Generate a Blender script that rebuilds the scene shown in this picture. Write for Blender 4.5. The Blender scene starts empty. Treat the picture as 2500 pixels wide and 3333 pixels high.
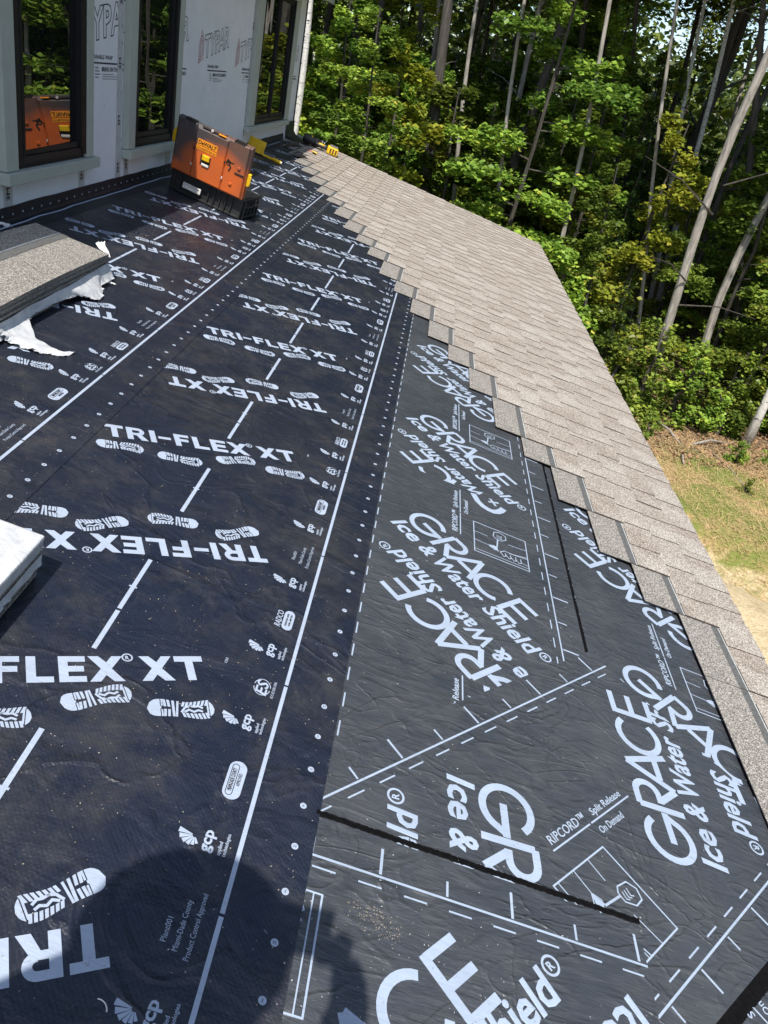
import bpy, bmesh, math, random
import numpy as np
from mathutils import Vector, Matrix

R_ = math.radians
rnd = random.Random(7)
nr = np.random.default_rng(11)
scene = bpy.context.scene
COL = scene.collection

# ------------------------------------------------------------------ camera, sky, sun, exposure
F_PX, CX, CY, IW, IH = 2505.0, 1250.0, 1666.5, 2500, 3333
def _u(v): return v / np.linalg.norm(v)
def cray(px, py): return _u(np.array([px - CX, py - CY, F_PX]))
_Y = cray(1480, 284); _D = cray(261, 6055); _D = _u(_D - _Y * np.dot(_D, _Y))
_Z = -_D; _X = _u(np.cross(_Y, _Z))
RC = np.stack([_X, _Y, _Z])                      # camera axes -> world axes
def wray(px, py): return RC @ cray(px, py)
cam_d = bpy.data.cameras.new('camera'); cam = bpy.data.objects.new('camera', cam_d); COL.objects.link(cam)
cam_d.sensor_fit = 'VERTICAL'; cam_d.sensor_height = 36; cam_d.lens = F_PX / IH * 36
cam_d.clip_start = 0.02; cam_d.clip_end = 900
_m = np.eye(4); _m[:3, 0] = RC @ [1, 0, 0]; _m[:3, 1] = RC @ [0, -1, 0]; _m[:3, 2] = RC @ [0, 0, -1]
cam.matrix_world = Matrix(_m.tolist()); scene.camera = cam

LIGHT = _u(wray(1017, 2990))                     # direction the sunlight travels
sun_d = bpy.data.lights.new('sun', 'SUN'); sun_d.energy = 4.6; sun_d.angle = R_(0.53); sun_d.color = (1, .95, .87)
sun = bpy.data.objects.new('sun', sun_d); COL.objects.link(sun)
sun.rotation_euler = Vector((-LIGHT).tolist()).to_track_quat('Z', 'Y').to_euler()
world = bpy.data.worlds.new('World'); scene.world = world; world.use_nodes = True
nt = world.node_tree; nt.nodes.clear()
sky = nt.nodes.new('ShaderNodeTexSky'); sky.sky_type = 'NISHITA'; sky.sun_disc = False
sky.sun_elevation = math.asin(-LIGHT[2]); sky.sun_rotation = math.atan2(-LIGHT[0], -LIGHT[1])
sky.altitude = 200; sky.dust_density = 1.2
bg = nt.nodes.new('ShaderNodeBackground'); bg.inputs[1].default_value = 0.15
wo = nt.nodes.new('ShaderNodeOutputWorld')
nt.links.new(sky.outputs[0], bg.inputs[0]); nt.links.new(bg.outputs[0], wo.inputs[0])
vs = scene.view_settings; vs.view_transform = 'Standard'; vs.look = 'None'; vs.exposure = 0.5; vs.gamma = 1
vs.use_curve_mapping = False
scene.render.engine = 'CYCLES'
scene.cycles.max_bounces = 6; scene.cycles.diffuse_bounces = 3; scene.cycles.glossy_bounces = 3
scene.cycles.transparent_max_bounces = 6; scene.cycles.transmission_bounces = 3

# ------------------------------------------------------------------ roof and wall frames
PA = R_(11.0)
DS = np.array([math.cos(PA), 0, -math.sin(PA)]); NN = np.array([math.sin(PA), 0, math.cos(PA)])
HC = 1.38                                        # camera height over the roof deck
def roofp(s, t, h=0.0): return s * DS + np.array([0, t, 0.0]) + (h - HC) * NN
ROOFM = Matrix([[DS[0], 0, NN[0], -HC * NN[0]], [0, 1, 0, 0], [DS[2], 0, NN[2], -HC * NN[2]], [0, 0, 0, 1]])
XW = -2.04                                       # plane of the house wall
GZ = -5.0                                        # ground level
def on_ground(px, py, z=GZ):
    w = wray(px, py); return w * (z / w[2])
def on_y(px, py, Y):
    w = wray(px, py); return w * (Y / w[1])

# ------------------------------------------------------------------ object helpers
def tag(o, label=None, cat=None, group=None, kind=None):
    if label: o['label'] = label
    if cat: o['category'] = cat
    if group: o['group'] = group
    if kind: o['kind'] = kind
    return o
def link(o, parent=None):
    COL.objects.link(o)
    if parent is not None:
        o.parent = parent
        o.matrix_parent_inverse = parent.matrix_basis.inverted()
    return o
def empty(name, loc, label, cat, group=None):
    o = bpy.data.objects.new(name, None); o.location = [float(c) for c in loc]; o.empty_display_size = .1
    COL.objects.link(o); return tag(o, label, cat, group)
def mesh_obj(name, V, F, mat=None, parent=None, attr=None, mi=None, smooth=False):
    me = bpy.data.meshes.new(name); me.from_pydata([tuple(map(float, v)) for v in V], [], F)
    mats = mat if isinstance(mat, (list, tuple)) else [mat]
    for m in mats: me.materials.append(m)
    if mi is not None: me.polygons.foreach_set('material_index', mi)
    if attr is not None:
        a = me.attributes.new('tint', 'FLOAT', 'FACE'); a.data.foreach_set('value', np.asarray(attr, dtype=np.float32))
    if smooth: me.polygons.foreach_set('use_smooth', [True] * len(me.polygons))
    me.update()
    return link(bpy.data.objects.new(name, me), parent)
def fast_mesh(name, V, F, mats, tint=None, mi=None):
    """V (n,3) float, F (m,k) int, all faces with k corners"""
    me = bpy.data.meshes.new(name); V = np.asarray(V, np.float32); F = np.asarray(F, np.int32); k = F.shape[1]
    me.vertices.add(len(V)); me.vertices.foreach_set('co', V.ravel())
    me.loops.add(F.size); me.loops.foreach_set('vertex_index', F.ravel())
    me.polygons.add(len(F)); me.polygons.foreach_set('loop_start', np.arange(0, F.size, k, dtype=np.int32))
    if tint is not None:
        a = me.attributes.new('tint', 'FLOAT', 'FACE'); a.data.foreach_set('value', np.asarray(tint, np.float32))
    for m in mats: me.materials.append(m)
    if mi is not None: me.polygons.foreach_set('material_index', np.asarray(mi, np.int32))
    me.update(calc_edges=True); me.validate()
    return me
def bm_obj(name, bm, mat, parent=None, smooth=False, M=None):
    me = bpy.data.meshes.new(name); bmesh.ops.recalc_face_normals(bm, faces=bm.faces)
    if M is not None: bmesh.ops.transform(bm, matrix=M, verts=bm.verts)
    bm.to_mesh(me); bm.free()
    for m in (mat if isinstance(mat, (list, tuple)) else [mat]): me.materials.append(m)
    if smooth: me.polygons.foreach_set('use_smooth', [True] * len(me.polygons))
    return link(bpy.data.objects.new(name, me), parent)
def bx(bm, x0, x1, y0, y1, z0, z1, bev=0.0, mi=0):
    b2 = bmesh.new(); bmesh.ops.create_cube(b2, size=1)
    for v in b2.verts:
        v.co = Vector((x0 + (v.co.x + .5) * (x1 - x0), y0 + (v.co.y + .5) * (y1 - y0), z0 + (v.co.z + .5) * (z1 - z0)))
    if bev: bmesh.ops.bevel(b2, geom=b2.edges[:], offset=bev, segments=2, affect='EDGES', profile=.5)
    me = bpy.data.meshes.new('tmp'); b2.to_mesh(me); b2.free(); n0 = len(bm.faces)
    bm.from_mesh(me); bpy.data.meshes.remove(me)
    bm.faces.ensure_lookup_table()
    if mi:
        for f in bm.faces[n0:]: f.material_index = mi
def box(name, x0, x1, y0, y1, z0, z1, mat, parent=None, bev=0.0, M=None):
    bm = bmesh.new(); bx(bm, x0, x1, y0, y1, z0, z1, bev); return bm_obj(name, bm, mat, parent, M=M)
def tube(bm, pts, rads, n=8, cap=True):
    rings = []
    pts = [Vector([float(c) for c in p]) for p in pts]
    for i, p in enumerate(pts):
        d = (pts[min(i + 1, len(pts) - 1)] - pts[max(i - 1, 0)]).normalized()
        a = d.orthogonal().normalized() if abs(d.z) < .9 else Vector((1, 0, 0)).cross(d).normalized()
        b = d.cross(a); r = rads[i] if hasattr(rads, '__len__') else rads
        rings.append([bm.verts.new(p + a * (r * math.cos(2 * math.pi * k / n)) + b * (r * math.sin(2 * math.pi * k / n))) for k in range(n)])
    for i in range(len(rings) - 1):
        for k in range(n): bm.faces.new((rings[i][k], rings[i][(k + 1) % n], rings[i + 1][(k + 1) % n], rings[i + 1][k]))
    if cap: bm.faces.new(rings[0][::-1]); bm.faces.new(rings[-1])

# ------------------------------------------------------------------ materials
class NT:
    def __init__(s, name):
        s.m = bpy.data.materials.new(name); s.m.use_nodes = True; s.t = s.m.node_tree; s.t.nodes.clear()
        s.out = s.n('ShaderNodeOutputMaterial'); s.b = s.n('ShaderNodeBsdfPrincipled'); s.l(s.b.outputs[0], s.out.inputs[0])
        s.co = s.n('ShaderNodeTexCoord').outputs['Object']
    def n(s, t, **k):
        x = s.t.nodes.new(t)
        for a, v in k.items(): setattr(x, a, v)
        return x
    def l(s, a, b): s.t.links.new(a, b)
    def map(s, scale=(1, 1, 1), rot=(0, 0, 0), src=None):
        m = s.n('ShaderNodeMapping'); m.inputs['Scale'].default_value = scale; m.inputs['Rotation'].default_value = rot
        s.l(src or s.co, m.inputs[0]); return m.outputs[0]
    def noise(s, scale, detail=3, rough=.55, src=None, dist=0):
        x = s.n('ShaderNodeTexNoise'); x.inputs['Scale'].default_value = scale; x.inputs['Detail'].default_value = detail
        x.inputs['Roughness'].default_value = rough; x.inputs['Distortion'].default_value = dist
        s.l(src or s.co, x.inputs['Vector']); return x.outputs['Fac']
    def vor(s, scale, src=None, feature='F1', out='Distance', rnd_=1.0):
        x = s.n('ShaderNodeTexVoronoi'); x.feature = feature; x.inputs['Scale'].default_value = scale
        x.inputs['Randomness'].default_value = rnd_
        s.l(src or s.co, x.inputs['Vector']); return x.outputs[out]
    def ramp(s, fac, stops, interp='LINEAR'):
        x = s.n('ShaderNodeValToRGB'); x.color_ramp.interpolation = interp; e = x.color_ramp.elements
        while len(e) < len(stops): e.new(.5)
        for i, (p, c) in enumerate(stops):
            e[i].position = p; e[i].color = (*c, 1) if hasattr(c, '__len__') else (c, c, c, 1)
        s.l(fac, x.inputs[0]); return x.outputs[0]
    def mix(s, fac, a, b, mode='MIX'):
        x = s.n('ShaderNodeMix', data_type='RGBA', blend_type=mode)
        for sock, v in ((x.inputs[0], fac), (x.inputs[6], a), (x.inputs[7], b)):
            if isinstance(v, (int, float)): sock.default_value = v
            elif isinstance(v, tuple): sock.default_value = (*v, 1)
            else: s.l(v, sock)
        return x.outputs[2]
    def math(s, op, a, b=0.0, c=None):
        x = s.n('ShaderNodeMath', operation=op)
        for i, v in enumerate((a, b, c)):
            if v is None: continue
            if isinstance(v, (int, float)): x.inputs[i].default_value = v
            else: s.l(v, x.inputs[i])
        return x.outputs[0]
    def bump(s, h, strength=.5, dist=.002, prev=None):
        x = s.n('ShaderNodeBump'); x.inputs['Strength'].default_value = strength; x.inputs['Distance'].default_value = dist
        s.l(h, x.inputs['Height'])
        if prev is not None: s.l(prev, x.inputs['Normal'])
        return x.outputs[0]
    def attr(s, name='tint'):
        x = s.n('ShaderNodeAttribute'); x.attribute_name = name; return x.outputs['Fac']
    def sep(s, src=None):
        x = s.n('ShaderNodeSeparateXYZ'); s.l(src or s.co, x.inputs[0]); return x.outputs
    def done(s, col=None, rough=None, nrm=None, **k):
        for key, v in (('Base Color', col), ('Roughness', rough), ('Normal', nrm)):
            if v is None: continue
            if isinstance(v, (int, float)): s.b.inputs[key].default_value = v
            elif isinstance(v, tuple): s.b.inputs[key].default_value = (*v, 1)
            else: s.l(v, s.b.inputs[key])
        for key, v in k.items(): s.b.inputs[key.replace('_', ' ')].default_value = v
        return s.m

def plain(name, col, rough=.5, var=.15, scale=30, **k):
    a = NT(name); f = a.noise(scale, 4)
    c = a.mix(a.ramp(f, [(.35, 0.0), (.65, 1.0)]), tuple(x * (1 - var) for x in col), tuple(min(1, x * (1 + var)) for x in col))
    nrm = a.bump(a.noise(scale * 6, 3), .15, .001)
    return a.done(c, rough, nrm, **k)

def mat_membrane(kind):
    a = NT(kind)
    long_ = a.map((1.0, 1.0, 1.0))
    big = a.noise(1.3, 4, .6)
    if kind == 'triflex':
        base = a.mix(a.ramp(big, [(.35, 0.0), (.7, 1.0)]), (.007, .011, .025), (.014, .016, .024))
        dust = a.ramp(a.math('MULTIPLY', a.noise(2.2, 6, .7), a.noise(11, 5, .7)), [(.22, 0.0), (.40, 1.0)])
        base = a.mix(a.math('MULTIPLY', dust, .42), base, (.066, .060, .054))
        scuff = a.ramp(a.noise(9, 6, .75, src=a.map((1, .35, 1), (0, 0, .5))), [(.56, 0.0), (.75, 1.0)])
        base = a.mix(a.math('MULTIPLY', scuff, .4), base, (.06, .057, .055))
        fl = a.ramp(a.vor(70), [(.05, 1.0), (.1, 0.0)]); pick = a.ramp(a.noise(45, 2), [(.6, 0.0), (.63, 1.0)])
        base = a.mix(a.math('MULTIPLY', fl, pick), base, (.45, .42, .36))
        dim = a.vor(135, src=a.map((1, .8, 1), (0, 0, R_(45))), rnd_=.15)
        wr = a.noise(7, 5, .6, src=a.map((.6, 1, 1), (0, 0, .9)), dist=.6)
        cre = a.ramp(a.noise(2.3, 3, .55, dist=1.0), [(.47, 0.0), (.5, 1.0), (.53, 0.0)])
        n1 = a.bump(dim, .45, .0018); n1 = a.bump(wr, .6, .022, n1); n1 = a.bump(cre, .45, .006, n1)
        spr = a.ramp(dim, [(.2, .9), (.6, .35)])
        rg = a.ramp(a.noise(5, 4), [(.3, .34), (.7, .52)])
        return a.done(base, rg, n1, Specular_IOR_Level=.55)
    base = a.mix(a.ramp(big, [(.3, 0.0), (.7, 1.0)]), (.029, .034, .042), (.050, .055, .064))
    dust = a.ramp(a.math('MULTIPLY', a.noise(3.0, 6, .7), a.noise(14, 5, .7)), [(.22, 0.0), (.45, 1.0)])
    base = a.mix(a.math('MULTIPLY', dust, .5), base, (.085, .083, .080))
    st = a.ramp(a.noise(60, 4, .6, src=a.map((.12, 1, 1), (0, 0, .45))), [(.45, 0.0), (.8, 1.0)])
    base = a.mix(a.math('MULTIPLY', st, .3), base, (.10, .105, .115))
    fl = a.ramp(a.vor(60), [(.035, 1.0), (.07, 0.0)]); pick = a.ramp(a.noise(30, 2), [(.6, 0.0), (.64, 1.0)])
    base = a.mix(a.math('MULTIPLY', fl, pick), base, (.5, .48, .42))
    rip = a.noise(26, 4, .6, src=a.map((.25, 1.6, 1), (0, 0, .35)), dist=.8)
    rip2 = a.noise(10, 5, .6, src=a.map((.5, 1.3, 1), (0, 0, -.5)), dist=1.2)
    cre = a.ramp(a.noise(3.1, 3, .6, dist=1.4), [(.465, 0.0), (.5, 1.0), (.535, 0.0)])
    weave = a.vor(210, src=a.map((1, 1, 1), (0, 0, R_(45))), rnd_=.05)
    rip3 = a.noise(75, 3, .6, src=a.map((.16, 1.5, 1), (0, 0, .35)), dist=.5)
    n1 = a.bump(weave, .35, .001); n1 = a.bump(rip3, .65, .0028, n1); n1 = a.bump(rip, .6, .0055, n1); n1 = a.bump(rip2, .45, .011, n1)
    cre2 = a.ramp(a.noise(5.2, 2, .5, src=a.map((.45, 1.2, 1), (0, 0, .9)), dist=1.0), [(.47, 0.0), (.5, 1.0), (.53, 0.0)]); n1 = a.bump(a.math('MULTIPLY', a.math('ADD', cre, cre2), a.noise(2.0, 2)), .6, .006, n1)
    rg = a.ramp(a.noise(6, 4), [(.3, .30), (.7, .46)])
    return a.done(base, rg, n1, Specular_IOR_Level=.5)

def mat_print(name, col):
    a = NT(name)
    wear = a.ramp(a.noise(70, 5, .75), [(.60, 0.0), (.72, 1.0)])
    c = a.mix(a.ramp(a.noise(9, 4), [(.3, 0.0), (.7, 1.0)]), tuple(x * .86 for x in col), col)
    c = a.mix(a.math('MULTIPLY', wear, .6), c, (.1, .1, .12))
    wr = a.noise(26, 4, .6, src=a.map((.25, 1.6, 1), (0, 0, .35)), dist=.8)
    n1 = a.bump(wr, .5, .004)
    return a.done(c, .55, n1)

def mat_shingle():
    a = NT('shingle_granules'); tn = a.attr()
    g1 = a.vor(330, out='Color'); gs = a.n('ShaderNodeSeparateColor'); a.l(g1, gs.inputs[0])
    warm = a.ramp(gs.outputs[0], [(0, (.12, .104, .090)), (.25, (.21, .184, .160)), (.5, (.32, .288, .252)), (.78, (.47, .430, .378)), (1, (.76, .72, .65))])
    grey = a.ramp(gs.outputs[0], [(0, (.09, .084, .078)), (.3, (.16, .147, .133)), (.7, (.28, .260, .233)), (1, (.52, .49, .44))])
    c = a.mix(a.math('GREATER_THAN', tn, -.001), grey, warm)
    blot = a.ramp(a.noise(5.5, 4, .6), [(.38, 0.0), (.62, 1.0)])
    dk = a.math('ADD', a.math('MULTIPLY', tn, .55), a.math('MULTIPLY', blot, .45))
    c = a.mix(a.math('GREATER_THAN', tn, -.001), c, a.mix(dk, a.mix(1.0, c, (.78, .73, .70), 'MULTIPLY'), a.mix(.10, c, (.60, .54, .46))))
    nrm = a.bump(gs.outputs[1], .7, .0016)
    return a.done(c, .92, nrm, Specular_IOR_Level=.15)

def mat_leaf(name, ramp, trans=.38):
    a = NT(name); tn = a.attr()
    c = a.ramp(tn, ramp)
    oi = a.n('ShaderNodeObjectInfo'); hs = a.n('ShaderNodeHueSaturation')
    a.l(c, hs.inputs['Color'])
    v = a.math('ADD', a.math('MULTIPLY', oi.outputs['Random'], .75), .65); a.l(v, hs.inputs['Value'])
    hs.inputs['Saturation'].default_value = 1.0
    h = a.math('ADD', a.math('MULTIPLY', oi.outputs['Random'], .03), .482); a.l(h, hs.inputs['Hue'])
    tr = a.n('ShaderNodeBsdfTranslucent'); a.l(hs.outputs[0], tr.inputs[0])
    mx = a.n('ShaderNodeMixShader'); mx.inputs[0].default_value = trans
    a.l(a.b.outputs[0], mx.inputs[1]); a.l(tr.outputs[0], mx.inputs[2]); a.l(mx.outputs[0], a.out.inputs[0])
    return a.done(hs.outputs[0], .42, None, Specular_IOR_Level=.45)

def mat_bark(name, c0, c1, c2, birch=False):
    a = NT(name)
    f = a.noise(6, 6, .7, src=a.map((3, 3, .35)))
    c = a.ramp(f, [(.3, c0), (.5, c1), (.72, c2)])
    if birch:
        b = a.ramp(a.noise(9, 4, .7, src=a.map((.8, .8, 2.6))), [(.56, 0.0), (.64, 1.0)])
        c = a.mix(b, c, (.06, .055, .05))
    return a.done(c, .9, a.bump(f, .8, .03))

M_TRI = mat_membrane('triflex'); M_GRA = mat_membrane('grace')
M_PT = mat_print('print_pale', (.36, .42, .52)); M_PG = mat_print('print_pale_sheet', (.34, .41, .51))
M_SH = mat_shingle()
M_BLK = plain('black_adhesive', (.0035, .0035, .004), .95, .3, 60, Specular_IOR_Level=.1)
M_EDGE = plain('asphalt_edge', (.055, .046, .040), .9)
M_BAND = plain('sealant_band', (.095, .095, .092), .7, .25, 90)
M_STRIPE = plain('stripe_grey', (.42, .44, .43), .7, .15, 60)
M_DECK = plain('plywood', (.32, .22, .12), .8)
M_TRIM = plain('painted_trim', (.40, .43, .375), .6, .05, 12)
M_FRAME = plain('bronze_frame', (.007, .007, .008), .55, .2, 20, Specular_IOR_Level=.3)
M_SASH = plain('dark_sash', (.020, .017, .016), .55, .2, 20, Specular_IOR_Level=.3)
def _wrap():
    a = NT('house_wrap'); c = a.mix(a.ramp(a.noise(4, 5), [(.3, 0.0), (.7, 1.0)]), (.74, .76, .79), (.82, .83, .85))
    sc = a.ramp(a.noise(60, 3, .7), [(.64, 0.0), (.7, 1.0)]); c = a.mix(a.math('MULTIPLY', sc, .25), c, (.35, .36, .4))
    n1 = a.bump(a.noise(70, 3), .25, .002); n1 = a.bump(a.noise(2.0, 3, src=a.map((1, 1.2, .7)), dist=.5), .4, .03, n1)
    return a.done(c, .5, n1)
M_WRAP = _wrap()
M_INK = plain('ink', (.03, .03, .045), .6); M_RED = plain('red_ink', (.42, .12, .14), .6)
M_TAPE = plain('seam_tape', (.50, .50, .49), .4, .08, 40)
def _glass():
    a = NT('window_glass'); n1 = a.bump(a.noise(1.6, 2, src=a.map((1, 1, .9))), .12, .02)
    m = a.done((.006, .007, .007), .0, n1, IOR=2.7, Specular_IOR_Level=.5); return m
M_GLASS = _glass()
M_ORANGE = None
def _lid():
    a = NT('sprayed_lid'); x, y, z = a.sep()
    # x along the lid 0..0.56, y up the lid 0..0.36 : orange overspray painted on black plastic
    n = a.noise(7, 4, .6)
    bl = a.math('ADD', a.math('MULTIPLY', a.math('SUBTRACT', x, .29), -.0), 0.0)
    dx = a.math('POWER', a.math('MULTIPLY', a.math('SUBTRACT', x, .33), 2.6), 2.0)
    dy = a.math('POWER', a.math('MULTIPLY', a.math('SUBTRACT', y, .09), 3.9), 2.0)
    d = a.math('ADD', a.math('ADD', dx, dy), a.math('MULTIPLY', a.math('SUBTRACT', n, .5), .55))
    up = a.ramp(d, [(.22, 1.0), (.72, 0.0)])
    low = a.math('MULTIPLY', a.ramp(a.math('ADD', y, a.math('MULTIPLY', a.math('SUBTRACT', n, .5), .1)), [(.06, 1.0), (.13, 0.0)]), a.ramp(x, [(.40, 1.0), (.54, .25)]))
    f = a.math('MAXIMUM', up, low)
    f = a.math('MULTIPLY', f, a.ramp(a.noise(3, 3), [(.25, .75), (.6, 1.0)]))
    sc = a.ramp(a.noise(25, 5, .75, src=a.map((1, .3, 1), (0, 0, .6))), [(.55, 0.0), (.75, 1.0)])
    k = a.mix(a.math('MULTIPLY', sc, .55), (.050, .050, .054), (.15, .145, .14))
    k = a.mix(a.math('MULTIPLY', a.ramp(a.noise(5, 3), [(.4, 0.0), (.7, 1.0)]), .35), k, (.14, .055, .03)); k = a.mix(a.ramp(x, [(.22, 0.0), (.44, .6)]), k, (.17, .075, .045))
    c = a.mix(a.math('MULTIPLY', f, .93), k, (.60, .115, .014))
    return a.done(c, .62, a.bump(a.noise(220, 2), .2, .0008))
M_LID = _lid()
M_PLAS = plain('black_plastic', (.017, .017, .018), .45, .3, 25)
M_YEL = plain('yellow_plastic', (.70, .43, .01), .4, .1, 25)
M_LBL = plain('label_orange', (.85, .30, .015), .45, .06)
M_DINK = plain('label_black', (.03, .02, .015), .5)
M_WHT = plain('white_plastic', (.62, .60, .56), .5, .1)
M_STEEL = plain('steel', (.30, .30, .31), .35, .2, 50, Metallic=.8)
M_REDP = plain('red_plastic', (.6, .02, .02), .4)
def _wrapper():
    a = NT('bundle_wrapper'); c = a.mix(a.ramp(a.noise(14, 5, .7), [(.35, 0.0), (.65, 1.0)]), (.42, .43, .45), (.60, .61, .61))
    s = a.ramp(a.noise(60, 3, src=a.map((.1, .6, 1))), [(.62, 0.0), (.68, 1.0)]); c = a.mix(a.math('MULTIPLY', s, .18), c, (.25, .26, .34))
    return a.done(c, .4, a.bump(a.noise(16, 4, dist=.8), .6, .01))
M_WRP = _wrapper()
LEAF_R = [(0, (.050, .095, .018)), (.3, (.110, .185, .030)), (.65, (.22, .32, .045)), (.9, (.38, .47, .07)), (1, (.50, .42, .08))]
M_LEAF = mat_leaf('maple_leaves', LEAF_R)
M_LEAFY = mat_leaf('yellowing_leaves', [(0, (.14, .20, .02)), (.5, (.27, .34, .035)), (1, (.42, .40, .05))])
M_LEAFD = mat_leaf('hemlock_needles', [(0, (.02, .05, .012)), (.6, (.045, .10, .022)), (1, (.08, .15, .03))], .15)
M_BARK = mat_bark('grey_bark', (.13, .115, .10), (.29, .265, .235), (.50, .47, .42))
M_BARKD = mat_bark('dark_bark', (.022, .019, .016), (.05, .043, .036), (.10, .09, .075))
M_BIRCH = mat_bark('birch_bark', (.46, .44, .40), (.62, .60, .56), (.76, .75, .71), True)

# ------------------------------------------------------------------ lettering helpers (all return 2D verts + faces)
_tc = {}
def text_mesh(body, bold=0.0, shear=0.0, outline=0.0, spacing=1.0):
    key = (body, bold, shear, outline, spacing)
    if key in _tc: return _tc[key]
    cu = bpy.data.curves.new('t', 'FONT'); cu.body = body; cu.size = 1; cu.shear = shear
    cu.space_character = spacing; cu.resolution_u = 2
    if outline: cu.offset = .03; cu.fill_mode = 'NONE'; cu.bevel_depth = outline; cu.bevel_resolution = 0
    elif bold: cu.fill_mode = 'FRONT'; cu.bevel_depth = bold; cu.bevel_resolution = 0
    o = bpy.data.objects.new('t', cu); COL.objects.link(o); bpy.context.view_layer.update()
    dg = bpy.context.evaluated_depsgraph_get(); me = o.evaluated_get(dg).to_mesh()
    V = np.array([v.co[:] for v in me.vertices]) if len(me.vertices) else np.zeros((0, 3))
    if len(V): V[:, 2] *= (.0004 / max(1e-6, np.abs(V[:, 2]).max()))
    F = [tuple(p.vertices) for p in me.polygons]
    o.evaluated_get(dg).to_mesh_clear(); bpy.data.objects.remove(o); bpy.data.curves.remove(cu)
    _tc[key] = (V, F); return V, F
class Decal:
    """collects flat print in a plane; x,y in metres, z = a hair of relief"""
    def __init__(s): s.V = []; s.F = []; s.k = 0
    def add(s, V, F, z=None):
        o = len(s.V)
        if z is None: s.k = (s.k + 1) % 12; z = s.k * .00002
        s.V += [(v[0], v[1], v[2]) if len(v) == 3 else (v[0], v[1], z) for v in V]; s.F += [tuple(i + o for i in f) for f in F]
    def text(s, body, x, y, ang, width, cap, bold=0.0, shear=0.0, outline=0.0, spacing=1.0, anchor=0.0):
        V, F = text_mesh(body, bold, shear, outline, spacing)
        H, _ = text_mesh('H', bold, 0, outline)
        if not len(V): return
        x0, x1 = V[:, 0].min(), V[:, 0].max(); hy = H[:, 1].max() - H[:, 1].min(); hb = H[:, 1].min()
        P = np.c_[(V[:, 0] - x0) / (x1 - x0) * width - anchor * width, (V[:, 1] - hb) / hy * cap]
        c, sn = math.cos(ang), math.sin(ang)
        s.add(np.c_[x + P[:, 0] * c - P[:, 1] * sn, y + P[:, 0] * sn + P[:, 1] * c, V[:, 2]], F)
    def poly(s, pts): s.add(pts, [tuple(range(len(pts)))])
    def seg(s, a, b, w):
        a = np.array(a, float); b = np.array(b, float); d = _u(b - a); n = np.array([-d[1], d[0]]) * w / 2
        s.add([a - n, b - n, b + n, a + n], [(0, 1, 2, 3)])
    def line(s, pts, w, closed=False):
        P = [np.array(p, float) for p in pts]
        if closed: P = P + [P[0]]
        n = len(P); L = []; Rr = []
        for i in range(n):
            if closed: pa, pb = P[(i - 1) % (n - 1)], P[(i + 1) % (n - 1)]
            else: pa, pb = P[max(i - 1, 0)], P[min(i + 1, n - 1)]
            d0 = _u(P[i] - pa) if np.any(P[i] != pa) else _u(pb - P[i]); d1 = _u(pb - P[i]) if np.any(P[i] != pb) else d0
            m = d0 + d1; m = _u(m) if np.linalg.norm(m) > 1e-6 else d1
            nn = np.array([-m[1], m[0]]); k = 1 / max(.5, np.dot(nn, [-d1[1], d1[0]]))
            L.append(P[i] + nn * w / 2 * k); Rr.append(P[i] - nn * w / 2 * k)
        s.add(L + Rr, [(n + i, n + i + 1, i + 1, i) for i in range(n - 1)])
    def arc(s, c, r, a0, a1, w, n=18, ry=None):
        ry = ry or r
        s.line([(c[0] + r * math.cos(R_(a0 + (a1 - a0) * i / n)), c[1] + ry * math.sin(R_(a0 + (a1 - a0) * i / n))) for i in range(n + 1)], w)
    def disc(s, c, rx, ry=None, n=20):
        ry = ry or rx; s.poly([(c[0] + rx * math.cos(a), c[1] + ry * math.sin(a)) for a in (2 * math.pi * i / n for i in range(n))])
    def xf(s, x=0, y=0, ang=0, k=1.0, px=0, py=0):
        e = Decal(); e.merge(s, x, y, ang, k, px, py); return e
    def merge(s, other, x=0, y=0, ang=0, k=1.0, px=0, py=0):
        if not other.V: return
        c, sn = math.cos(ang) * k, math.sin(ang) * k; P = np.array(other.V) - [px, py, 0]
        s.add(np.c_[x + P[:, 0] * c - P[:, 1] * sn, y + P[:, 0] * sn + P[:, 1] * c, P[:, 2]], other.F)
    def clip(s, poly):
        """clip to a convex polygon (counter-clockwise)"""
        if not s.V: return s
        P = np.array(s.V); inside = True; out = False
        for i in range(len(poly)):
            a = np.array(poly[i]); b = np.array(poly[(i + 1) % len(poly)]); d = b - a
            q = (P[:, 0] - a[0]) * d[1] - (P[:, 1] - a[1]) * d[0]
            if (q > 0).any(): inside = False
            if (q > 0).all(): out = True
        if inside: return s
        if out: return Decal()
        bm = bmesh.new(); vs_ = [bm.verts.new(v) for v in s.V]
        for f in s.F:
            try: bm.faces.new([vs_[i] for i in f])
            except ValueError: pass
        for i in range(len(poly)):
            a = Vector((*poly[i], 0)); b = Vector((*poly[(i + 1) % len(poly)], 0)); d = b - a
            bmesh.ops.bisect_plane(bm, geom=bm.verts[:] + bm.edges[:] + bm.faces[:], plane_co=a,
                                   plane_no=Vector((d.y, -d.x, 0)), clear_outer=True)
        bm.verts.index_update(); o = Decal(); o.V = [tuple(v.co) for v in bm.verts]
        o.F = [tuple(v.index for v in f.verts) for f in bm.faces]; bm.free(); return o
    def roof(s, name, h, mat, parent, kind=None):
        if not s.F: return None
        V = [roofp(x, y, h + z) for x, y, z in s.V]
        F = []
        P = np.array(s.V)
        for f in s.F:
            p = P[list(f)]; ar = np.sum(p[:, 0] * np.roll(p[:, 1], -1) - np.roll(p[:, 0], -1) * p[:, 1])
            F.append(f if ar > 0 else f[::-1])
        o = mesh_obj(name, V, F, mat, parent)
        if kind: o['kind'] = kind
        return o
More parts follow.
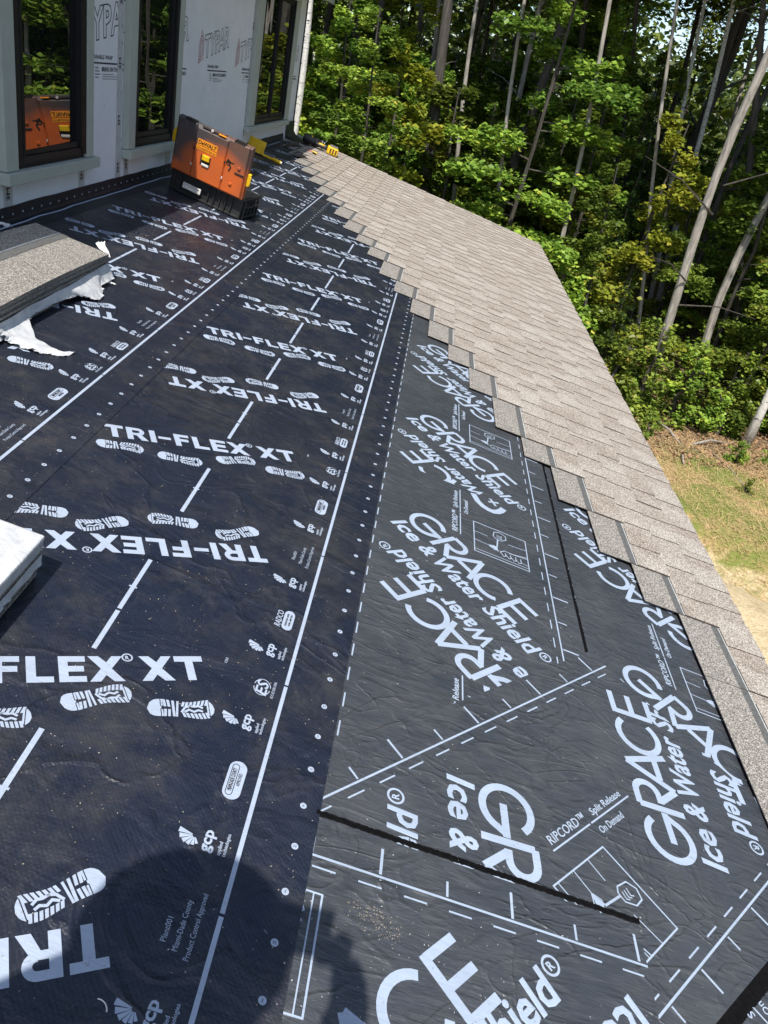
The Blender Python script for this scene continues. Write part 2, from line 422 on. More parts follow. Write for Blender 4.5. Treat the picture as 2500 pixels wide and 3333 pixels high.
    def wall(s, name, x, mat, parent, kind=None):
        if not s.F: return None
        o = mesh_obj(name, [(x + z, a, b) for a, b, z in s.V], s.F, mat, parent)
        if kind: o['kind'] = kind
        return o

def sheet(name, poly, h0, h1, mat, parent=None):
    n = len(poly); V = [roofp(a, b, h0) for a, b in poly] + [roofp(a, b, h1) for a, b in poly]
    F = [tuple(range(n, 2 * n)), tuple(range(n))[::-1]] + [(i, (i + 1) % n, n + (i + 1) % n, n + i) for i in range(n)]
    return mesh_obj(name, V, F, mat, parent)

# ------------------------------------------------------------------ house: wall, windows, eave, deck
house = empty('house', (XW, 6, GZ), 'house under construction with pale printed house wrap and dark framed windows', 'house')
def wp(name, x0, x1, y0, y1, z0, z1, mat, parent=house, bev=0.0): return box(name, x0, x1, y0, y1, z0, z1, mat, parent, bev)
WB = -1.02
wp('wall', XW - .15, XW, -5, 11.50, GZ + .3, .64, M_WRAP)
wp('end_wall', XW - 6, XW - .152, 11.2, 11.495, GZ + .3, .64, M_WRAP)
wp('corner_board', XW - .16, XW + .012, 11.502, 11.53, WB + .1, .62, M_FRAME)
wp('soffit', XW - .1, -1.80, -5, 12.0, .64, .66, M_TRIM)
wp('fascia', -1.798, -1.775, -5, 12.0, .62, .80, M_TRIM)
bm = bmesh.new()
for (a, b, c, d) in (((-1.74, -5, .80), (-1.74, 12.05, .80), (-8, 12.05, 2.9), (-8, -5, 2.9)),):
    top = [bm.verts.new(p) for p in (a, b, c, d)]; bot = [bm.verts.new((p[0], p[1], p[2] - .03)) for p in (a, b, c, d)]
    bm.faces.new(top); bm.faces.new(bot[::-1])
    for i in range(4): bm.faces.new((top[i], bot[i], bot[(i + 1) % 4], top[(i + 1) % 4]))
bm_obj('upper_roof', bm, M_SH, house)
def window(y0, y1, trimL, trimR, sill0, sill1, glasses, top=.50):
    r = wp('window', XW + .002, XW + .028, y0, y1, -.752, -.735, M_FRAME)
    def sp(n, *a): o = box(n, *a[:6], a[6], r, a[7] if len(a) > 7 else 0); return o
    for (a, b) in ((y0, y0 + .05), (y1 - .05, y1)): sp('frame_jamb', XW + .002, XW + .043, a, b, -.733, top, M_FRAME, .002)
    sp('frame_head', XW + .002, XW + .030, y0 + .052, y1 - .052, top - .05, top - .001, M_FRAME)
    sp('frame_rail', XW + .002, XW + .034, y0 + .052, y1 - .052, -.733, -.70, M_SASH, .002)
    for i, (g0, g1) in enumerate(glasses):
        for (a, b) in ((g0 - .022, g0), (g1, g1 + .022)): sp('sash', XW + .002, XW + (.0425 if trimL < 4 else .024), a, b, -.698, top - .053, M_FRAME, .002)
        sp('sash_rail', XW + .002, XW + .023, g0 + .001, g1 - .001, -.698, -.668, M_SASH, .002)
        if trimL < 4:
            V = [(XW + .042, g0, -.667), (XW + .009, g1, -.667), (XW + .009, g1, top - .054), (XW + .042, g0, top - .054)]; V += [(x - .005, y, z) for x, y, z in V]
            mesh_obj('glass', V, [(0, 1, 2, 3), (7, 6, 5, 4), (0, 4, 5, 1), (1, 5, 6, 2), (2, 6, 7, 3), (3, 7, 4, 0)], M_GLASS, r)
        else: sp('glass', XW + .002, XW + .010, g0 + .001, g1 - .001, -.666, top - .055, M_GLASS)
    if len(glasses) == 2: sp('mullion', XW + .002, XW + .032, glasses[0][1] + .024, glasses[1][0] - .024, -.698, top - .052, M_FRAME, .002)
    sp('casing', XW + .001, XW + .045, trimL, y0 - .002, -.754, top + .002, M_TRIM, .002)
    sp('casing', XW + .001, XW + .045, y1 + .002, trimR, -.754, top + .002, M_TRIM, .002)
    sp('head_casing', XW + .001, XW + .047, trimL, trimR, top + .004, top + .10, M_TRIM, .002)
    sp('sill', XW + .001, XW + .068, sill0, sill1, -.812, -.757, M_TRIM, .003)
window(3.94, 4.73, 3.82, 4.825, 3.80, 4.87, [(4.02, 4.665)])
window(5.50, 6.31, 5.375, 6.42, 5.37, 6.46, [(5.575, 6.235)])
window(8.98, 10.62, 8.74, 10.88, 8.72, 10.86, [(9.08, 9.77), (9.87, 10.52)])
# seam tape and its lettering
def tape(y0, y1, z0, z1, texts):
    t = wp('seam_tape', XW + .0005, XW + .0015, y0, y1, z0, z1, M_TAPE)
    d = Decal(); c = (y0 + y1) / 2
    for z in texts: d.text('3M', c + .018, z, R_(90), .062, .036, .035)
    z = z0 + .02
    while z < z1 - .04:
        if all(abs(z - q) > .08 for q in texts):
            d.seg((y0 + .02, z), (y0 + .02, z + .05), .003); d.seg((y1 - .015, z + .02), (y1 - .015, z + .04), .005)
        z += .09
    d.wall('tape_lettering', XW + .002, M_INK, t)
tape(5.275, 5.36, -.93, .62, [-.90, -.62, -.30, .04, .35]); tape(4.715, 4.80, -.93, -.815, [-.89]); tape(5.42, 5.50, -.93, -.815, [-.89])
tape(6.26, 6.38, -.93, -.815, []); tape(3.86, 3.95, -.93, -.815, [-.90]); tape(8.70, 8.73, -.93, .62, [-.85, .1]); tape(10.90, 10.94, -.80, .62, [])
# printed house wrap: black outline letters, red roof mark, small lines
dk = Decal(); rd = Decal()
for y0, dz, k in ((2.42, 0, 1), (3.60, 0, 1), (4.78, 0, 1), (5.96, 0, 1), (7.14, 0, 1), (8.32, 0, 1), (9.50, 0, 1), (10.64, 0, 1)):
    dk.text('TYPAR', y0 - .01, -.195 + dz, R_(8.5), .735, .170, .0, .10, .016, 1.06)
    dk.text('DRAINABLE WRAP', y0 + .09, -.255 + dz, 0, .33, .022, .02)
    dk.seg((y0 + .09, -.275 + dz), (y0 + .70, -.275 + dz), .009)
    dk.text('BRING ON THE ELEMENTS.', y0 + .26, -.318 + dz, 0, .44, .024, .04)
    for i in range(3): dk.seg((y0 + .27, -.332 - .012 * i), (y0 + .44 + .1 * (i % 2) + .05 * i, -.332 - .012 * i), .003)
    for i in range(4): dk.seg((y0 + .165, -.300 - .016 * i), (y0 + .215 + .01 * (i % 3), -.300 - .016 * i), .005)
    for q in (0, .022, .044):
        c, w = y0 - .12, .062 - q
        P = [(c - w, -.23 + q), (c - w, -.10 - q * .3), (c, .0 - q * 1.4), (c + w, -.06 - q * .3), (c + w, -.19 + q)]
        rd.line(P, .008, True)
for i in range(150):
    y, z = rnd.uniform(3, 11.4), rnd.choice([-.66, -.40, .12, .4, -.5]) + rnd.uniform(-.01, .01)
    dk.seg((y, z), (y + .002, z - .016), .003)
lim = [(-5, -.93), (11.48, -.93), (11.48, .62), (-5, .62)]
dk.clip(lim).wall('house_wrap_lettering', XW + .0008, M_INK, house); rd.clip(lim).wall('house_wrap_emblem', XW + .0009, M_RED, house)
# roof deck with fascia under the eave (top surface is h = 0)
def roofbox(name, s0, s1, t0, t1, h0, h1, mat, parent, bev=0):
    return box(name, s0, s1, t0, t1, h0, h1, mat, parent, bev, M=ROOFM)
roofbox('roof_deck', -1.80, 1.955, -5, 11.86, -.02, -.0005, M_DECK, house)
roofbox('roof_fascia', 1.92, 1.95, -5, 11.84, -.20, -.022, M_TRIM, house)
roofbox('rake_board', -1.80, 1.918, 11.80, 11.83, -.20, -.022, M_TRIM, house)
roofbox('drip_edge', 1.90, 1.972, -5, 11.9, 0, .0012, M_TRIM, house)
wp('lower_wall', 1.45, 1.6, -5, 11.4, GZ + .3, -1.80, M_WRAP); wp('lower_end_wall', XW + .01, 1.448, 11.2, 11.4, GZ + .3, -1.80, M_WRAP)
wp('foundation', XW - 6, 1.57, -5, 11.37, GZ - .5, GZ + .298, plain('concrete', (.3, .29, .27), .9))

# ------------------------------------------------------------------ printed roofing membranes
def foot(flip=False):
    """one printed boot sole, 0.155 long, heel at x<0"""
    d = Decal(); L = .155
    def half(x):                                            # half-widths: lower, upper edge
        u = x / L
        top = .026 + .004 * math.cos((u - .2) * 9) - .002; bot = .024 + .008 * math.exp(-((u - .72) / .2) ** 2)
        e = 1.0
        if u < .14: e = math.sqrt(max(0, 1 - ((.14 - u) / .14) ** 2))
        if u > .84: e = math.sqrt(max(0, 1 - ((u - .84) / .16) ** 2))
        return -bot * e * .9, top * e
    def strip(x0, x1, lo, hi, sk=0.0):
        n = 5; up = []; dn = []
        for i in range(n + 1):
            x = x0 + (x1 - x0) * i / n; b, t = half(min(L, max(0, x)))
            m = (b + t) / 2; yb = m + (b - m) * (-lo) if lo < 0 else m + (t - m) * lo; yt = m + (t - m) * hi if hi > 0 else m + (b - m) * (-hi)
            up.append((x + sk * yt, yt)); dn.append((x + sk * yb, yb))
        d.add(dn + up[::-1], [(i, i + 1, 2 * n + 1 - i - 1, 2 * n + 1 - i) for i in range(n)])
    strip(0, .030, -1, 1); strip(.032, .036, -1, -.2); strip(.032, .036, .2, 1); strip(.029, .0325, -.12, .15)
    for i, x in enumerate((.0385, .0475)): strip(x, x + .0062, -1, -.15, .10); strip(x, x + .0062, .15, 1, -.10)
    strip(.0565, .0625, -1, 1, .0); strip(.0655, .0705, -1, 1, .12)
    for x in (.0745, .083, .092, .101, .110, .119, .128): strip(x, x + .0062, .38, 1, .35)
    for x in (.0745, .083, .092, .101, .110, .119, .128): strip(x, x + .0062, -1, -.40, -.3)
    d.line([(.077, -.010), (.086, .004), (.097, .009), (.108, .007), (.118, .009), (.128, .003)], .0055)
    d.line([(.084, -.009), (.095, -.002), (.106, -.008), (.117, -.003), (.127, -.007)], .0055)
    strip(.1375, .1415, -.85, .85, 0); strip(.1435, .155, -1, 1)
    P = np.array(d.V) - [L / 2, 0, 0]
    if flip: P[:, 1] *= -1
    d.V = [tuple(p) for p in P]
    if flip: d.F = [f[::-1] for f in d.F]
    return d
FOOT, FOOTM = foot(), foot(True)
def block_word():
    """bold TRI-FLEX (R) XT, 0.706 long, cap height 0.078, origin at lower left"""
    d = Decal(); H = .078; w = .020
    def T(x, W=.062): d.poly([(x, H - .018), (x + W, H - .018), (x + W, H), (x, H)]); d.poly([(x + W / 2 - w / 2, 0), (x + W / 2 + w / 2, 0), (x + W / 2 + w / 2, H - .018), (x + W / 2 - w / 2, H - .018)])
    def I(x): d.poly([(x, 0), (x + w, 0), (x + w, H), (x, H)])
    def bar(x, y, W, h=.017): d.poly([(x, y), (x + W, y), (x + W, y + h), (x, y + h)])
    def X(x, W=.078):
        d.poly([(x, 0), (x + .024, 0), (x + W, H), (x + W - .024, H)])
        d.poly([(x, H), (x + W / 2 - .012, H / 2), (x + W / 2 + .003, H / 2 + .018), (x + .024, H)])
        d.poly([(x + W / 2 - .003, H / 2 - .018), (x + W / 2 + .012, H / 2), (x + W, 0), (x + W - .024, 0)][::-1])
    T(0); I(.072); bar(.092, H - .016, .020, .016); bar(.092, .030, .020, .015)
    d.arc((.110, H - .0235), .0155, -90, 90, .016, 10); d.poly([(.103, .032), (.118, 0), (.142, 0), (.123, .034)])
    I(.151); bar(.180, .030, .044, .015); I(.238); bar(.258, H - .017, .034); bar(.258, .032, .030)
    I(.305); bar(.325, 0, .036); I(.372); bar(.392, H - .017, .038); bar(.392, .031, .034); bar(.392, 0, .038)
    X(.436); d.arc((.526, H - .004), .0115, 0, 360, .0035, 16); d.text('R', .5215, H - .010, 0, .009, .012, .03)
    X(.552); T(.636, .070)
    return d
WORD = block_word()
def logo_gcp():
    d = Decal()                                             # reading along +x, about 0.085 long, 0.06 tall
    for i in range(6):
        a0, a1 = R_(75 + i * 24), R_(95 + i * 24); r0, r1 = .005, .034 - .003 * i
        c = (.030, .040); d.poly([(c[0] + r0 * math.cos(a0), c[1] + r0 * math.sin(a0)), (c[0] + r1 * math.cos(a0), c[1] + r1 * math.sin(a0)),
                (c[0] + r1 * math.cos(a1), c[1] + r1 * math.sin(a1)), (c[0] + r0 * math.cos(a1), c[1] + r0 * math.sin(a1))])
    d.text('gcp', .002, .004, 0, .050, .024, .03); d.text('applied', .004, -.018, 0, .030, .008, .01); d.text('technologies', .004, -.029, 0, .052, .008, .01)
    return d
def logo_pill():
    d = Decal(); L, r = .062, .020
    P = [(L * .5 + r * math.cos(R_(a)), r * math.sin(R_(a))) for a in range(-90, 91, 15)] + [(-L * .5 + r * math.cos(R_(a)), r * math.sin(R_(a))) for a in range(90, 271, 15)]
    d.poly(P); k = Decal(); k.text('MIAMI-DADE COUNTY', -.030, .001, 0, .060, .010, .03); k.text('APPROVED', -.014, -.013, 0, .034, .008, .01)
    e = Decal(); Q = [(.034 + .0075 * math.cos(R_(a)), .0055 + .0075 * math.sin(R_(a))) for a in range(-90, 91, 30)] + [(-.034 + .0075 * math.cos(R_(a)), .0055 + .0075 * math.sin(R_(a))) for a in range(90, 271, 30)]
    e.line(Q, .0016, True); return d, k, e
def logo_es():
    d = Decal(); d.text('ES', -.026, -.012, 0, .050, .030, .02, .25); d.arc((0, .003), .027, 100, 260, .0022, 12, .021); d.arc((0, .003), .027, -80, 80, .0022, 12, .021)
    d.text('ICC-ES ESR-2926', -.026, -.030, 0, .058, .007, .01); return d
def logo_radco():
    d = Decal(); d.text('RADCO', -.040, .008, 0, .070, .018, .01, .2)
    P = [(.024 + .017 * math.cos(R_(a)), -.010 + .015 * math.sin(R_(a))) for a in range(-90, 91, 30)] + [(-.030 + .015 * math.cos(R_(a)), -.010 + .015 * math.sin(R_(a))) for a in range(90, 271, 30)]
    d.poly(P); k = Decal()
    k.text('CERTIFICATION \u2022 LISTING', -.030, -.008, 0, .056, .0055, .01); k.text('\u2022 TESTING \u2022 INSPECTION \u2022', -.028, -.018, 0, .054, .0055, .01)
    return d, k
GCP, (PILL, PILLK, PILLE), ES, (RAD, RADK) = logo_gcp(), logo_pill(), logo_es(), logo_radco()
M_PDK = M_TRI
def roll(name, label, off, phase, s_edge, poly, h, rows):
    """one run of the black printed underlayment; off = shift across the roof, phase = shift along"""
    root = empty(name, roofp(off - .2, 4, h), label, 'underlayment', None)
    sheet('membrane', poly, h, h + .0015, M_TRI, root)
    P = 1.2365; z = h + .0015 + .0006
    A28 = R_(28)
    e28 = np.array([math.cos(A28), math.sin(A28)]); n28 = np.array([-e28[1], e28[0]])
    def put(nm, d, zz=0.0, mat=None, parent=None): return d.clip(poly).roof(nm, z + zz, mat or M_PT, parent or root)
    a9 = R_(90); xs = off + .106
    for k in range(*rows):
        b = phase + k * P
        o = np.array([-.690 + off, 1.135 + 1.2365 + b]) - n28 * .079
        put('printed_lettering', WORD.xf(o[0], o[1], A28))
        o = np.array([.006 + off, 1.945 + b]) + n28 * .079
        put('printed_lettering', WORD.xf(o[0], o[1], A28 + math.pi))
        for i, (x, y, a) in enumerate(((-.593, 2.272, 24), (-.404, 2.335, 22), (-.238, 2.471, 37), (-.058, 2.520, 24))):
            put('printed_boot_sole', (FOOT if i % 2 else FOOTM).xf(x + off, y + b, R_(a)))
        for i, (x, y, a) in enumerate(((-.639, 1.794, 26), (-.473, 1.837, 44), (-.308, 1.975, 25), (-.117, 2.036, 44))):
            put('printed_boot_sole', (FOOTM if i % 2 else FOOT).xf(x + off, y + b, R_(a + 180)))
        x = off - .302
        for (u, v, m) in ((2.038, 2.347, 2.194), (1.370, 1.520, 0), (1.528, 1.758, 1.625)):
            d = Decal(); d.seg((x, u + b), (x, v + b), .0115)
            if m: d.seg((x - .011, m + b), (x + .010, m + b), .006)
            put('printed_guide_dash', d)
        for y in (.989, 1.315, 1.580, 1.897): put('printed_company_mark', GCP.xf(xs, y + b - .03, a9))
        q = put('printed_approval_mark', PILL.xf(xs + .002, 1.145 + b, a9))
        if q: 
            d = Decal(); d.merge(PILLK, xs + .002, 1.145 + b, a9); d.merge(PILLE, xs + .002, 1.145 + b, a9); put('mark_lettering', d, .0006, M_PDK, q)
        put('printed_evaluation_mark', ES.xf(xs, 1.437 + b, a9)); q = put('printed_listing_mark', RAD.xf(xs, 1.72 + b, a9))
        if q: put('mark_lettering', RADK.xf(xs, 1.72 + b, a9), .0006, M_PDK, q)
        for i, w_ in enumerate(('Plant001', 'Miami-Dade County', 'Product Control Approved')):
            d = Decal(); d.text(w_, xs - .028 + .024 * i, (.775, .765, .755)[i] + b, a9, (.045, .095, .125)[i], .0105, .0); put('printed_plant_note', d)
        d = Decal(); d.text('1333', off + .0, 1.475 + b, a9, .018, .007, .012); put('printed_number', d)
    t = -1.0
    while t < 12.0:
        d = Decal(); d.seg((off + .160, t), (off + .160, t + .612), .0095); put('printed_lap_line', d); t += .618
    t = .73 - .1023 * 4 + (0 if off == 0 else .0475); i = 0
    while t < 11.5:
        d = Decal(); d.disc((off + .267, t), .0076, n=14); q = put('printed_fastener_dot', d)
        if t < 3.5 and q: d = Decal(); d.text('XH'[i % 2], off + .267 - .0028, t - .0038, 0, .0056, .0076, .0); put('dot_letter', d, .0005, M_PDK, q)
        t += .1023; i += 1
    d = Decal(); rr = random.Random(int(off * 100) + 5); t = 0.5
    while t < 9:
        a = rr.uniform(0, 6); x = off + rr.uniform(.22, .25); L = .009
        d.seg((x, t), (x + L * math.cos(a), t + L * math.sin(a)), .0022); t += rr.uniform(.15, .4)
    d.clip(poly).roof('staples', z + .0008, M_STEEL, root, 'stuff')
    return root
def wob(s, t0, t1, n, amp, seed):
    rr = random.Random(seed); return [(s + rr.uniform(-amp, amp), t0 + (t1 - t0) * i / n) for i in range(n + 1)]
LOWP = [(-.80, -3)] + [(.307, -3), (.307, 11.8), (-.80, 11.8)]
low = roll('roofing_underlayment', 'black printed underlayment strip ending beside the grey ice shield sheets', 0.0, 0.0, .307, LOWP, .0095, (-2, 8))
UPP = [(-1.80, -3), (-.683, -3), (-.683, 11.8), (-1.80, 11.8)]
upr = roll('roofing_underlayment', 'black printed underlayment strip under the open orange tool case', -.992, .060, -.683, UPP, .0120, (-2, 8))
# strip turned up against the wall
wst = empty('wall_flashing_strip', roofp(-1.8, 6), 'black membrane strip folded up the foot of the wrapped wall', 'flashing')
V = []; F = []; N = 90; rr = random.Random(3)
for i in range(N + 1):
    t = -3 + (13.9) * i / N; j = rr.uniform(-.004, .004); a = roofp(-1.705 + j, t, .0150); b = roofp(-1.800, t, .0160)
    c = np.array([XW + .006, t, b[2] + .012]); d = np.array([XW + .004, t, -.925 + rr.uniform(-.003, .003)])
    V += [a, b, c, d]
for i in range(N):
    for k in range(3): F.append((4 * i + k, 4 * i + 4 + k, 4 * i + 5 + k, 4 * i + 1 + k))
mesh_obj('membrane', V, F, plain('clean_membrane', (.010, .012, .018), .55, .3, 8), wst)
d = Decal(); pts = [(-1.772 + rr.uniform(-.005, .005), -3 + .14 * i) for i in range(98)]; d.line(pts, .010); d.roof('printed_lap_line', .0172, M_PT, wst)
d = Decal(); t = -2.0
while t < 10.8: d.disc((t, -.965), .0085, .006, 12); t += .1023
d.wall('printed_fastener_dots', XW + .0075, M_PT, wst)
# grey sheets
def grace_word():
    d = Decal(); w = .0205
    d.arc((.056, .160), .0655, 38, 330, w, 26, .0665)
    d.line([(.112, .127), (.128, .150)], w); d.line([(.042, .152), (.139, .152)], w)
    d.line([(.1515, .083), (.1515, .2245)], w); d.line([(.1515, .2245), (.197, .2245)], w); d.arc((.197, .188), .0365, 90, -90, w, 12)
    d.line([(.197, .1515), (.170, .1515)], w); d.line([(.178, .150), (.2315, .086)], w)
    d.line([(.2315, .086), (.3025, .228)], w); d.line([(.3025, .228), (.357, .083)], w); d.line([(.262, .126), (.337, .126)], w)
    d.arc((.424, .152), .068, 42, 318, w, 24, .068)
    d.line([(.511, .078), (.511, .222)], w)
    for y in (.2125, .1475, .080): d.line([(.511, y), (.596, y)], w)
    return d
GW = grace_word()
GI, GRR = Decal(), Decal()
for w_, x_, wd in (('Ice', 0, .128), ('&', .155, .058), ('Water', .232, .232), ('Shield', .492, .232)): GI.text(w_, x_, 0, 0, wd, .076, .026, .12)
GRR.arc((.752, .056), .0195, 0, 360, .0055, 20); GRR.text('R', .744, .047, 0, .016, .019, .03)
def grace_parts(b, kind):
    """canonical frame: x = offset from outer edge line (+1.12), y along the roll"""
    th = R_(-43); O = (.367, 2.482 + b) if kind == 'P1' else (1.316 - .367, 4.314 - 2.482 + b)
    if kind == 'P2': th += math.pi
    return [('printed_lettering', GW.xf(O[0], O[1], th)), ('printed_lettering', GI.xf(O[0], O[1], th)), ('printed_registered_sign', GRR.xf(O[0], O[1], th))]
def panel(d, b):
    x0, x1, y0, y1 = .714, .945, 2.513 + b, 2.738 + b; w = .0042
    d.line([(x0, y0), (x1, y0), (x1, y1), (x0, y1)], w, True); d.line([(x0, y0 + .018), (x1, y0 + .018)], .003)
    X = lambda a, c: (x0 + a, y0 + c)
    for c in (.085, .150): d.line([X(0, c), X(.060, c - .004)], .003); d.line([X(.150, c - .008), X(.231, c)], .003)
    d.line([X(.060, .081), X(.085, .092), X(.100, .080), X(.086, .060), X(.060, .081)], .003)
    d.poly([X(.060, .080), X(.105, .058), X(.095, .092)])
    d.line([X(.098, .088), X(.104, .150)], .006); d.line([X(.085, .165), X(.090, .200), X(.115, .212), X(.140, .200), X(.142, .172), X(.120, .150), X(.096, .152), X(.085, .165)], .004)
    for q in (0, .010, .02): d.line([X(.100, .165 + q), X(.118, .160 + q), X(.124, .168 + q)], .003)
    d.line([X(.108, .060), X(.130, .082), X(.165, .080), X(.231, .095)], .0038)
    for i in range(4): d.line([X(.112 + .022 * i, .060 - .004 * i), X(.124 + .022 * i, .038 - .002 * i), X(.134 + .022 * i, .046 - .003 * i), X(.132 + .022 * i, .066)], .0036)
    d.line([X(.200, .040), X(.231, .035)], .003)
def ripcord(b):
    x = .655; a = Decal(); a.seg((x, 2.59 + b), (x, 2.762 + b), .0045); c = Decal(); c.seg((x, 2.768 + b), (x, 2.967 + b), .0045)
    d = Decal(); d.text('RIPCORD\u2122', x - .012, 2.60 + b, R_(90), .165, .024, .012, .15); e = Decal(); e.text('Split Release', x - .012, 2.795 + b, R_(90), .150, .020, .014, .15)
    f = Decal(); f.text('On Demand', x + .036, 2.775 + b, R_(90), .115, .020, .014, .15); return [a, c, d, e, f]
def borders(b0, b1, phase=0.0):
    out = []
    def one(nm, a, b, w): d = Decal(); d.seg(a, b, w); out.append((nm, d))
    for (x, xin, tk) in ((1.025, 1.000, 1), (.290, .315, -1)):
        one('printed_border_line', (x, b0), (x, b1), .0055)
        t = b0 + ((3.613 + phase - b0) % .1018)
        while t < b1: one('printed_border_dash', (xin, t), (xin, t + .052), .0042); t += .1018
        t = b0 + ((3.009 + phase - b0) % .306)
        while t < b1:
            one('printed_border_tick', (x + tk * .006, t), (x + tk * .068, t), .0065); one('printed_border_tick', (x + tk * .006, t + .153), (x + tk * .042, t + .153), .0055); t += .306
    return out
def grace(label, poly, h, frame, items, b0, b1, strip=None):
    root = empty('ice_shield_sheet', roofp(poly[0][0], poly[0][1], h), label, 'roofing sheet')
    sheet('membrane', poly, h - .0008, h + .0015, M_GRA, root)
    ox, oy, ang, s0, c0 = frame                               # canonical (x,y) -> roof: rotate about (s0,c0)
    def place(d): return d.xf(ox, oy, ang, 1.0, s0, c0).clip(poly)
    z = h + .0020
    for it in items:
        kind, b = it[0], it[1]; zz = (.0002 if kind == 'P2' else 0)
        if kind in ('P1', 'P2'):
            for nm, part in grace_parts(b, kind): 
                if len(it) > 2: part = part.clip(it[2])
                place(part).roof(nm, z + zz, M_PG, root)
        elif kind == 'panel': d = Decal(); panel(d, b); place(d).roof('printed_instruction_picture', z + .0001, M_PG, root)
        elif kind == 'rip':
            for d in ripcord(b): place(d).roof('printed_release_note', z + .0003, M_PG, root)
        elif kind == 'raw': place(it[2]).roof('printed_lettering', z, M_PG, root)
    for nm, d in borders(b0, b1): place(d).roof(nm, z + .0004, M_PG, root)
    return root
def cord(name, a, b, w, h, parent, seed):
    """wrinkled black release strip lying along a sheet edge"""
    rr = random.Random(seed); a = np.array(a); b = np.array(b); d = _u(b - a); n = np.array([-d[1], d[0]]); L = np.linalg.norm(b - a); N = int(L / .006)
    V = []; F = []
    for i in range(N + 1):
        p = a + d * L * i / N; q = rr.uniform(-.0012, .0012); hh = rr.uniform(.0015, .0045)
        for k, (o, z) in enumerate(((-.5, 0), (-.3, hh), (.1, hh * rr.uniform(.4, 1)), (.35, hh), (.5, 0))):
            x = p + n * (o * w + q); V.append(roofp(x[0], x[1], h + z))
    for i in range(N):
        for k in range(4): F.append((5 * i + k, 5 * i + 1 + k, 5 * i + 6 + k, 5 * i + 5 + k))
    return mesh_obj(name, V, F, M_BLK, parent)
G2P = [(.95, 1.2), (1.95, 1.2), (1.95, 4.6), (.95, 4.6)]
g2 = grace('dark grey ice shield sheet running under the stepped edge of the shingles', G2P, .0008,
           (0.818, -.475, 0, 0, 0), [('P1', 0.0), ('P2', .005), ('P2', 1.205), ('P1', 1.2), ('rip', 0), ('panel', 0), ('panel', 1.025), ('rip', 1.025)], 1.2, 4.7)
G5P = [(.6, -.5), (1.95, -.5), (1.95, 1.75), (.6, 1.75)]
g5 = grace('dark grey ice shield sheet in the bottom right corner past the black gap', G5P, .0022,
           (1.36, 1.02, R_(45.8), .655, 2.80), [('rip', 0)], 2.0, 2.1)
G1P = [(.27, .8), (1.12, .8), (1.12, 6.2), (.27, 6.2)]
CUTP = [(0, 2.995), (2, 2.995), (2, 9), (0, 9)]
GARC = Decal(); GARC.line([(.718, 2.985), (.738, 2.93), (.762, 2.903), (.785, 2.892), (.808, 2.890), (.830, 2.902), (.848, 2.925), (.862, 2.955)], .030)
STARC = Decal(); STARC.line([(.79, 2.965), (.84, 2.99)], .012); STARC.line([(.80, 3.0), (.825, 2.95)], .012)
g1 = grace('dark grey ice shield sheet with two upright logos beside the black underlayment strip', G1P, .0040,
           (0, 0, 0, 0, 0), [('P1', 0), ('P2', 0), ('P1', 1.028), ('P2', 1.026, CUTP), ('raw', 0, GARC), ('raw', 0, STARC), ('P1', 2.24), ('P2', 2.235), ('P1', 3.3), ('panel', 0), ('panel', 1.022), ('rip', 0), ('rip', 1.025), ('rip', -1.20)], .8, 6.0)
cord('release_strip', (1.1275, 2.10), (1.1275, 3.80), .017, .0024, g1, 1)
G3P = [(.29, .06), (.40, .168), (1.834, 1.522), (1.135, 2.135), (.29, 1.302)]
A3 = R_(-44.2)
g3 = grace('dark grey ice shield sheet laid diagonally in the middle of the others', G3P, .0060,
           (1.0345, 1.3175, A3, .7145, 2.738), [('P1', 0), ('P2', 0), ('P1', 1.22), ('P2', 1.215), ('rip', 0), ('panel', 0)], 1.0, 4.4)
cord('release_strip', (1.0, .716), (1.84, 1.503), .040, .0040, g3, 2)
G4P = [(.27, -.3), (1.0895, -.3), (1.0895, 1.127), (.27, 1.127)]
g4 = grace('dark grey ice shield sheet in the foreground partly in the shadow of the photographer', G4P, .0080,
           (.342, .953, R_(90), .945, 2.513), [('P1', 0), ('P2', 0), ('panel', 0), ('rip', 0), ('P2', -1.0), ('P1', -1.0)], 1.2, 3.0)
cord('release_strip', (.29, 1.137), (1.093, 1.139), .015, .0086, g4, 4)

